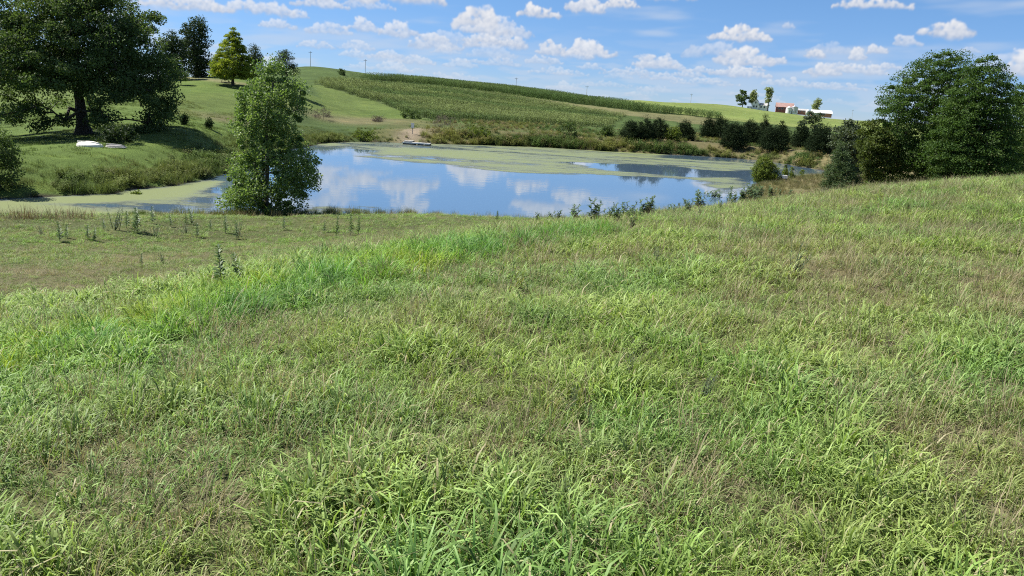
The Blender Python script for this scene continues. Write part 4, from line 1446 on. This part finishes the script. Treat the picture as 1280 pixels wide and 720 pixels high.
    for i, (px, by, rows, lab, m) in enumerate([
            (928, 132, [(113, 924, 934), (118, 919, 938), (125, 919, 939), (131, 922, 936)], 'rounded green tree left of the white farmhouse', SHRUB),
            (941, 133, [(113, 940, 946), (118, 936, 948), (126, 936, 947), (131, 938, 944)], 'pale airy tree touching the left of the white farmhouse', PALE),
            (960, 136, [(109, 956, 966), (115, 957, 967), (122, 957, 965), (130, 955, 962), (134, 956, 961)], 'tall slender tree between the farmhouse and the red barn', PALE),
            (1020, 142, [(123, 1022, 1027), (128, 1017, 1027), (134, 1014, 1025), (139, 1015, 1024)], 'small pale tree behind the white roofed shed', PALE)]):
        tree('farm_tree', lab, 'tree', px, by, Yf + (20 if i == 3 else 0), rows, m, BARK_GREY, 34, 1.6, 45, 1.0, .35, .7, 90 + i, 'farmyard trees on the ridge', Y=500 + (15 if i == 3 else 0))


build_trees()


# ------------------------------------------------------------------ single weeds on the near slope and shore
def build_weeds():
    WL = leaf_mat('milkweed_leaves', (0.065, 0.115, 0.048), (0.135, 0.195, 0.090), .25, .5, .3)
    BL = leaf_mat('blue_weed_leaves', (0.075, 0.115, 0.080), (0.125, 0.165, 0.115), .25, .6, .3)
    YL = leaf_mat('yellow_weed_leaves', (0.15, 0.20, 0.03), (0.24, 0.27, 0.04), .3)
    ST = paint_mat('weed_stems', (0.09, 0.12, 0.05), .7)
    kinds = {}

    def make(kind, seed):
        r = np.random.RandomState(seed)
        V, RN = [], []
        if kind == 'tall':      # stem with whorls of upswept leaves, 1 m
            H, nl, L0, wd, up = 1.0, 60, .24, .40, .55
        elif kind == 'bushy':   # several stems with broad leaves
            H, nl, L0, wd, up = 1.0, 170, .23, .45, .35
        elif kind == 'yellow':
            H, nl, L0, wd, up = 1.0, 60, .26, .3, .7
        else:
            H, nl, L0, wd, up = 1.0, 110, .17, .2, .6
        nst = {'tall': 1, 'bushy': 5, 'yellow': 3, 'blue': 7}[kind]
        mb = MB(); stems = []
        for s in range(nst):
            b = np.array([r.normal() * .05 * (nst > 1), r.normal() * .05 * (nst > 1), -.05])
            sp = .02 if nst == 1 else .17
            t = np.array([b[0] + r.normal() * sp, b[1] + r.normal() * sp, H * (.75 + .3 * r.rand()) if nst > 1 else H])
            m = (b + t) / 2 + r.normal(size=3) * .02
            mb.tube([b, m, t], [.013, .010, .004], 5); stems.append((b, m, t))
        for k in range(nl):
            b, m, t = stems[k % nst]
            u = .15 + .85 * ((k // nst) + r.rand()) / (nl / nst)
            c = b + (m - b) * 2 * u if u < .5 else m + (t - m) * (2 * u - 1)
            a = k * 2.4 + r.normal() * .3
            d = np.array([math.cos(a), math.sin(a), up + .5 * u + r.normal() * .15]); d /= np.linalg.norm(d)
            s = np.cross(d, (0, 0, 1)); s /= np.linalg.norm(s) + 1e-6
            L = L0 * (1.15 - .65 * u) * (.75 + .5 * r.rand())
            mid = c + d * L * .5; e = c + d * L * .98 - np.array([0, 0, .22 * L])
            V += [c, mid + s * L * wd * .5, e, mid - s * L * wd * .5]
            RN += [r.rand()] * 4
        f = np.arange(len(V)).reshape(-1, 4)
        mat = {'tall': WL, 'bushy': WL, 'yellow': YL, 'blue': BL}[kind]
        return mb.mesh('stem', ST, True), quads_mesh('foliage', np.array(V), f, mat, {'rnd': np.array(RN)})
    for k in ('tall', 'bushy', 'yellow', 'blue'):
        kinds[k] = [make(k, 900 + 13 * i + len(k)) for i in range(3)]

    def weed(kind, x, y, h, label, group=None, name='weed_plant', wide=1.0):
        sm, fm = kinds[kind][rs.randint(3)]
        o = empty(name, (x, y, g1(x, y)), rs.rand() * 6.28)
        s = h
        o.scale = (s * wide, s * wide, s)
        o.rotation_euler = (rs.normal() * .09, rs.normal() * .09, rs.rand() * 6.28)
        link('stem', sm, o); link('foliage', fm, o)
        tag(o, label, 'weed', group)
        return o

    def at_ground(px, py):
        return hit(px, py)
    # the conspicuous ones
    for (kind, px, py, hp, lab, wide) in [
            ('tall', 278, 364, 58, 'taller of the two dark weeds rising from the lush grass left', 1.0),
            ('tall', 302, 364, 48, 'shorter of the two dark weeds rising from the lush grass left', 1.0),
            ('tall', 420, 297, 26, 'single upright weed left of a pair on the lower bench', .9),
            ('tall', 438, 295, 26, 'left weed of the upright pair on the lower bench', .9),
            ('tall', 448, 294, 22, 'right weed of the upright pair on the lower bench', .9),
            ('tall', 654, 271, 19, 'lone short weed on the crest left of the bushy weeds', 1.0),
            ('bushy', 720, 283, 28, 'left bushy broad-leaved weed at the crest before the pond', 1.2),
            ('bushy', 742, 283, 35, 'largest bushy broad-leaved weed at the crest before the pond', 1.2),
            ('bushy', 769, 283, 29, 'right bushy broad-leaved weed at the crest before the pond', 1.0),
            ('bushy', 790, 288, 20, 'low bushy weed just below the crest row', 1.2),
            ('blue', 713, 520, 48, 'blue-green feathery weed alone in the middle of the meadow', .7),
            ('blue', 735, 528, 30, 'low bluish weed right of the blue-green feathery weed', 1.0),
            ('blue', 786, 480, 46, 'grey-green weed among seed stems in the centre right meadow', .8),
            ('blue', 705, 662, 40, 'small bluish weed low in the front grass', .8),
            ('blue', 595, 672, 36, 'dark bluish weed low in the front grass left of centre', .9),
            ('yellow', 648, 368, 36, 'bright yellow-green weed in the middle of the meadow', .8),
            ('yellow', 1100, 254, 16, 'bright yellow-green weed clump below the spruce', 1.6),
            ('blue', 990, 345, 44, 'spindly dark weed on the right slope', .9),
            ('blue', 820, 330, 24, 'low grey-green weed below the crest right of centre', 1.3),
            ('blue', 880, 500, 40, 'low feathery bluish weed in the right meadow', 1.2),
            ('yellow', 1185, 226, 14, 'yellow-green weed at the foot of the locusts', 1.2)]:
        g = at_ground(px, py)
        weed(kind, g[0], g[1], hp * g[1] / FPX * 1.02, lab, None, 'weed_plant', wide)
    # rows along the crest and shore, which nothing tells apart
    row = [(612, 271, 12), (664, 270, 14), (672, 271, 13), (685, 272, 13), (800, 278, 24), (812, 276, 26), (824, 272, 20), (832, 272, 24), (845, 270, 18), (855, 268, 22), (868, 266, 24), (880, 263, 22),
           (884, 263, 20), (897, 261, 24), (905, 260, 20), (918, 256, 18), (780, 280, 20), (930, 254, 18), (940, 252, 20), (952, 250, 16), (962, 249, 18), (975, 248, 14), (700, 277, 14), (776, 276, 26)]
    row += [(px + rs.uniform(-9, 9), py + rs.uniform(-1, 5), hp * rs.uniform(.6, 1.0)) for (px, py, hp) in row]
    for (px, py, hp) in row:
        g = at_ground(px, py)
        weed('tall' if rs.rand() < .35 else 'bushy', g[0] + rs.normal() * .25, g[1] + rs.normal() * .5, hp * g[1] / FPX * (.75 + .5 * rs.rand()), 'leafy weed in the row along the crest before the pond', 'weeds along the crest', 'shore_weed', 1.35)
    bench = [(75, 303, 30), (82, 298, 20), (110, 300, 22), (118, 302, 20), (145, 288, 38), (158, 286, 26), (168, 292, 30), (172, 290, 36), (190, 280, 26), (195, 298, 22), (205, 330, 20), (214, 284, 18), (176, 332, 18), (232, 281, 16), (246, 298, 22),
             (282, 292, 26), (295, 300, 24), (298, 296, 24), (355, 288, 20), (232, 292, 18), (263, 288, 16), (130, 288, 18), (52, 294, 16), (240, 282, 24), (405, 291, 18), (548, 300, 16)]
    for (px, py, hp) in bench:
        g = at_ground(px, py)
        weed('tall' if rs.rand() < .7 else 'blue', g[0], g[1], hp * .85 * g[1] / FPX, 'thin grey-green weed scattered on the low bench by the pond', 'weeds on the low bench', 'bench_weed', 1.1)
    # dead reeds in front of the left arm
    RE = leaf_mat('dead_reeds', (0.16, 0.115, 0.075), (0.30, 0.235, 0.16), .15, .8, .1)
    V, F, T, RN = [], [], [], []
    for k in range(44):
        px = 2 + 112 * rs.rand()
        g = at_ground(px, 272 + 3 * rs.rand()); zz = g1(g[0], g[1])
        v, f, t, r_ = blades(13, (.15, .8), .012, .9, .35, 2000 + k, 3, .7)
        b = len(V); V += [q + np.array([g[0], g[1], zz]) for q in v]; F += [tuple(b + i for i in q) for q in f]; RN += r_
    loops = [i for f in F for i in f]
    me = fast_mesh('dead_reeds', np.array(V), loops, np.cumsum([0] + [len(f) for f in F])[:-1], RE, {'rnd': np.array(RN)})
    tag(link('dead_reeds', me), 'brownish dead reeds along the near edge of the left arm', 'reeds', kind='stuff')


build_weeds()


# ------------------------------------------------------------------ dock, boats, post
WHITE = paint_mat('white_paint', (0.78, 0.77, 0.73), .45, .12, 2.5)
OLDWHITE = paint_mat('weathered_white_hull', (0.70, 0.68, 0.60), .5, .18, 4.0)
GREY = paint_mat('weathered_grey', (0.24, 0.23, 0.22), .8, .3, 3.0)
DARK = paint_mat('dark_float', (0.03, 0.03, 0.035), .7, .2, 3.0)
WOOD = paint_mat('weathered_wood', (0.46, 0.45, 0.42), .85, .25, 5.0)


def hull(L, W, H, n=14, m=8):
    """overturned small boat: pointed bow, blunt stern, rounded bottom up"""
    V, F = [], []
    for i in range(n):
        t = i / (n - 1)
        w = W / 2 * (1 - max(0, (t - .35) / .65) ** 2.2) * (.45 + .55 * min(1, t / .28) ** .6)
        h = H * (1 - .55 * max(0, (t - .5) / .5) ** 2) * (.6 + .4 * min(1, t / .25))
        x = (t - .5) * L
        for j in range(m + 1):
            a = math.pi * j / m
            V.append((x, -max(w, .02) * math.cos(a), h * math.sin(a) ** .6 if 0 < j < m else 0))
    for i in range(n - 1):
        for j in range(m):
            b = i * (m + 1) + j
            F.append((b, b + m + 1, b + m + 2, b + 1))
    return V, F, [tuple(range(m + 1))]


def boat(name, label, px, py, L, W, H, rotz, mat, rim, tilt=0.0):
    b = hit(px, py, y0=45)
    root = empty(name, (b[0], b[1], g1(b[0], b[1]) + .05), rotz)
    root.rotation_euler = (tilt, 0, rotz)
    V, F, E = hull(L, W, H)
    me = bpy.data.meshes.new('hull'); me.from_pydata(V, [], F + E); me.materials.append(mat); me.update()
    me.polygons.foreach_set('use_smooth', [len(p.vertices) == 4 for p in me.polygons])
    link('hull', me, root)
    side = [[v for v in V[j::9]] for j in (0, 8)]
    for s in side:
        MB().tube([(v[0], v[1], .0) for v in s], .045, 6).build('gunwale', rim, root, smooth=True)
    MB().tube([(-L * .5, 0, H), (-L * .2, 0, H + .03), (L * .2, 0, H + .02), (L * .42, 0, H * .72)], .03, 5).build('keel', rim, root, smooth=True)
    tag(root, label, 'boat')


boat('overturned_boat', 'white boat lying overturned on the grass before the oak', 113.5, 183, 2.15, .95, .27, R(-12), OLDWHITE, WHITE, .32)
boat('overturned_boat', 'low grey and white boat in the weeds right of the white boat', 146, 185, 1.6, .6, .18, R(-4), GREY, WOOD, .15)


def build_dock():
    b = on_water(521, 181)
    root = empty('floating_dock', (b[0], b[1], 0.0), R(-4))
    root.scale = (.68, .8, .68)
    for k in range(20):
        MB().box(-2.9 + k * .29, -2.9 + k * .29 + .26, -.75, .75, .40, .45).build('plank', WOOD, root)
    MB().box(-2.9, 2.9, -.80, -.755, .24, .47).build('fascia', WHITE, root)
    MB().box(-2.9, 2.9, .755, .80, .24, .47).build('fascia', WHITE, root)
    for x in (-2.3, -.8, .8, 2.3):
        MB().box(x - .5, x + .5, -.68, .68, -.12, .385).build('float', DARK, root)
    MB().box(-2.6, -1.7, .82, 5.6, .42, .50).build('gangway', WOOD, root)
    for x in (-2.75, 2.75):
        MB().tube([(x, .9, -1.0), (x, .9, .85)], .05, 8).build('mooring_pole', GREY, root)
    # low bench box at the left end, as the pale hump there shows
    MB().box(-2.6, -1.2, -.45, .45, .455, .72).build('locker', WOOD, root)
    tag(root, 'small white floating dock at the far pond edge', 'dock')
    p = hit(515.5, 168, y0=80)
    r2 = empty('marker_post', (p[0], p[1], g1(p[0], p[1]) - .1))
    MB().tube([(0, 0, 0), (0, 0, 1.15)], .05, 8).build('post', GREY, r2)
    MB().box(-.22, .22, -.12, .12, 1.0, 1.75).build('sign_board', WHITE, r2)
    tag(r2, 'small white board on a post beside the dock', 'post')
    p = hit(979.5, 227, y0=45)
    r3 = empty('white_stand', (p[0], p[1], g1(p[0], p[1])))
    for sx in (-.22, .22):
        for sy in (-.18, .18):
            MB().tube([(sx, sy, -.1), (sx, sy, .32)], .025, 6).build('leg', GREY, r3)
    MB().box(-.27, .27, -.23, .23, .32, .62).build('box', WHITE, r3)
    tag(r3, 'small white box on legs right of the willow bush', 'box')


build_dock()

# ------------------------------------------------------------------ farm on the ridge and utility poles
RED = paint_mat('barn_red', (0.32, 0.11, 0.09), .7, .2, .6)
PINK = paint_mat('faded_roof', (0.34, 0.21, 0.18), .6, .18, .4)
STEEL = paint_mat('galvanised_steel', (0.62, 0.63, 0.64), .35, .1, .8, metal=.7)
WHITEROOF = paint_mat('white_roof', (0.80, 0.79, 0.77), .4, .06, .5)
GLASS = paint_mat('window_glass', (0.03, 0.035, 0.045), .15, .1)
SHINGLE = paint_mat('grey_shingles', (0.42, 0.41, 0.40), .8, .2, .8)
BRICK = paint_mat('red_wall', (0.42, 0.20, 0.14), .8, .2, .7)


def gable(root, L, W, H, RH, wall, roof, eave=.4, windows=(), doors=(), along='x'):
    """walls, two roof slopes and gable ends; ridge along x"""
    mb = MB()
    mb.box(-L / 2, L / 2, -W / 2, W / 2, -1.5, H)
    for s in (-1, 1):
        mb.poly([(s * L / 2, -W / 2, H), (s * L / 2, W / 2, H), (s * L / 2, 0, H + RH)][::s])
    w = mb.build('wall', wall, root)
    for s in (-1, 1):
        dy, dz = W / 2 + eave, RH * (W / 2 + eave) / (W / 2)
        a, b = (-L / 2 - eave, 0, H + RH + .03), (L / 2 + eave, 0, H + RH + .03)
        c, d = (L / 2 + eave, s * dy, H + RH - dz + .03), (-L / 2 - eave, s * dy, H + RH - dz + .03)
        m = MB()
        up = np.array([0, 0, .16])
        q = [np.array(v) for v in (a, b, c, d)]
        m.poly([v + up for v in q][::-s]); m.poly(q[::s])
        for i in range(4):
            m.poly([q[i], q[(i + 1) % 4], q[(i + 1) % 4] + up, q[i] + up])
        m.build('roof', roof, root)
    for (x, z, ww, hh) in windows:
        f = MB().box(x - ww / 2 - .12, x + ww / 2 + .12, -W / 2 - .05, -W / 2 + .05, z - .12, z + hh + .12).build('window', WHITE, root)
        MB().box(x - ww / 2, x + ww / 2, -W / 2 - .08, -W / 2 - .052, z, z + hh).build('pane', GLASS, f)
    for (x, ww, hh, m) in doors:
        MB().box(x - ww / 2, x + ww / 2, -W / 2 - .07, -W / 2 + .05, 0, hh).build('door', m, root)
    return w


def farm_root(name, px, py, Y, label, cat, rot=0.0, dz=0.0):
    b = at(px, py, Y)
    o = empty(name, (b[0], b[1], max(g1(b[0], b[1]), b[2]) + dz), rot)
    o.scale = (.80, .80, .80)
    return tag(o, label, cat)


def build_farm():
    Y = 500
    o = farm_root('farmhouse', 945, 136, Y, 'white gabled farmhouse on the ridge between pale trees', 'house', R(-24))
    # front gable block facing the pond with a side wing
    mb = MB(); mb.box(-2.6, 2.2, -4, 4, -1.5, 3.9)
    mb.poly([(-2.6, -4, 3.9), (2.2, -4, 3.9), (-.2, -4, 6.6)]); mb.poly([(2.2, 4, 3.9), (-2.6, 4, 3.9), (-.2, 4, 6.6)])
    mb.build('wall', WHITE, o)
    for s in (-1, 1):
        a, b = np.array((-.2, -4.4, 6.75)), np.array((-.2, 4.4, 6.75))
        e = np.array((s * 2.85, 0, -3.2)); up = np.array((0, 0, .15))
        m = MB(); q = [a, b, b + e, a + e]
        m.poly(q); m.poly([v + up for v in q])
        for i in range(4): m.poly([q[i], q[(i + 1) % 4], q[(i + 1) % 4] + up, q[i] + up])
        m.build('roof', WHITEROOF, o)
    MB().box(2.21, 8.2, -2.5, 3, -1.5, 2.9).build('wing_wall', WHITE, o)
    m = MB(); m.poly([(2.25, -3, 2.75), (8.5, -3, 2.75), (8.5, .2, 4.6), (2.25, .2, 4.6)]); m.poly([(2.25, 3.4, 2.75), (2.25, .2, 4.6), (8.5, .2, 4.6), (8.5, 3.4, 2.75)])
    m.build('wing_roof', SHINGLE, o)
    MB().box(-6.6, -2.61, -1.5, 2, -1.5, 1.6).build('porch', WHITE, o)
    for (x, y, z) in [(-1.3, -4, 1.0), (.7, -4, 1.0), (-.2, -4, 4.0), (4.0, -2.5, .9), (6.4, -2.5, .9)]:
        f = MB().box(x - .55, x + .55, y - .06, y + .03, z - .1, z + 1.5).build('window', SHINGLE, o)
        MB().box(x - .42, x + .42, y - .10, y - .062, z, z + 1.4).build('pane', GLASS, f)
    o = farm_root('red_barn', 980, 139, Y + 5, 'red barn with faded pinkish roof on the ridge', 'barn', R(-16))
    gable(o, 13.0, 9.0, 3.2, 3.0, RED, PINK, .4, [(-4.2, 1.4, 1.2, .9), (-1.8, 1.4, 1.2, .9)], [(2.8, 2.6, 2.7, PINK)])
    for k, (px, lab, rr, hh) in enumerate([(985.5, 'left paler grain bin in front of the red barn', 2.2, 3.4), (992.5, 'right shiny steel grain bin beside the red barn', 2.6, 3.9)]):
        o = farm_root('grain_bin', px, 141, Y - 9, lab, 'grain bin')
        prof = [(rr, -1.5)]
        for i in range(12):
            z = hh * i / 11; prof += [(rr, z), (rr + .05, z + hh / 22)]
        MB().lathe(prof, 24).build('wall', STEEL if k else WHITEROOF, o)
        MB().lathe([(rr + .12, hh + .2), (rr * .55, hh + .95), (.3, hh + 1.35), (.28, hh + 1.6)], 24).build('roof', STEEL if k else WHITEROOF, o, smooth=True)
        MB().box(-.45, .45, -rr - .08, -rr + .2, .2, 2.0).build('door', SHINGLE, o)
    o = farm_root('low_shed', 1002, 141, Y + 4, 'low reddish shed between the steel bin and the white tank', 'shed', R(-12))
    gable(o, 6.0, 4.5, 1.8, 1.1, BRICK, SHINGLE, .3, [(-1.4, .6, .8, .7), (1.2, .6, .8, .7)])
    o = farm_root('white_tank', 1009.5, 142, Y - 4, 'white tank at the left end of the white roofed shed', 'tank')
    MB().lathe([(1.6, -1), (1.6, 2.0), (1.45, 2.5), (.9, 2.95), (.25, 3.1)], 20).build('shell', WHITEROOF, o, smooth=True)
    MB().lathe([(.25, 3.1), (.25, 3.3)], 10).build('hatch', STEEL, o)
    o = farm_root('white_roofed_shed', 1026, 144, Y - 2, 'long low shed with white roof and dark opening at the right', 'shed', R(-12))
    gable(o, 14.5, 9.0, 1.7, 2.0, BRICK, WHITEROOF, .5)
    MB().box(-2.2, 2.2, -4.58, -4.45, 0, 1.5).build('opening', DARK, o)
    for x in (-2.3, 2.3):
        MB().box(x - .1, x + .1, -4.64, -4.45, 0, 1.7).build('door_post', WHITE, o)
    MB().box(-7.2, -2.42, -4.56, -4.502, 0, 1.7).build('panel', WHITE, o)
    # utility poles along the ridge
    for (px, top, by, Yp, lab) in [(388, 64, 84, 335, 'nearest tall utility pole on the left end of the ridge'), (456.5, 74, 91, 338, 'utility pole second from the left on the ridge'),
                                   (645, 97, 109, 350, 'thin utility pole above the dark corn band'), (733, 107, 120, 370, 'utility pole where the bright field meets the sky'), (863, 117, 131, 480, 'faint utility pole left of the farm trees'), (1064, 137, 152, 560, 'faint utility pole right of the white roofed shed')]:
        b = at(px, by, Yp); tp = at(px, top, Yp)
        g = g1(b[0], b[1])
        o = empty('utility_pole', (b[0], b[1], g - .3))
        H = tp[2] - g + .3
        MB().tube([(0, 0, 0), (0, 0, H)], [.12, .08], 8).build('shaft', WOOD, o)
        MB().box(-.75, .75, -.05, .05, H - .55, H - .43).build('crossarm', GREY, o)
        for x in (-.62, .62):
            MB().lathe([(.05, H - .43), (.07, H - .36), (.04, H - .28)], 8, x, 0).build('insulator', STEEL, o)
        tag(o, lab, 'utility pole', 'utility poles on the ridge')


build_farm()
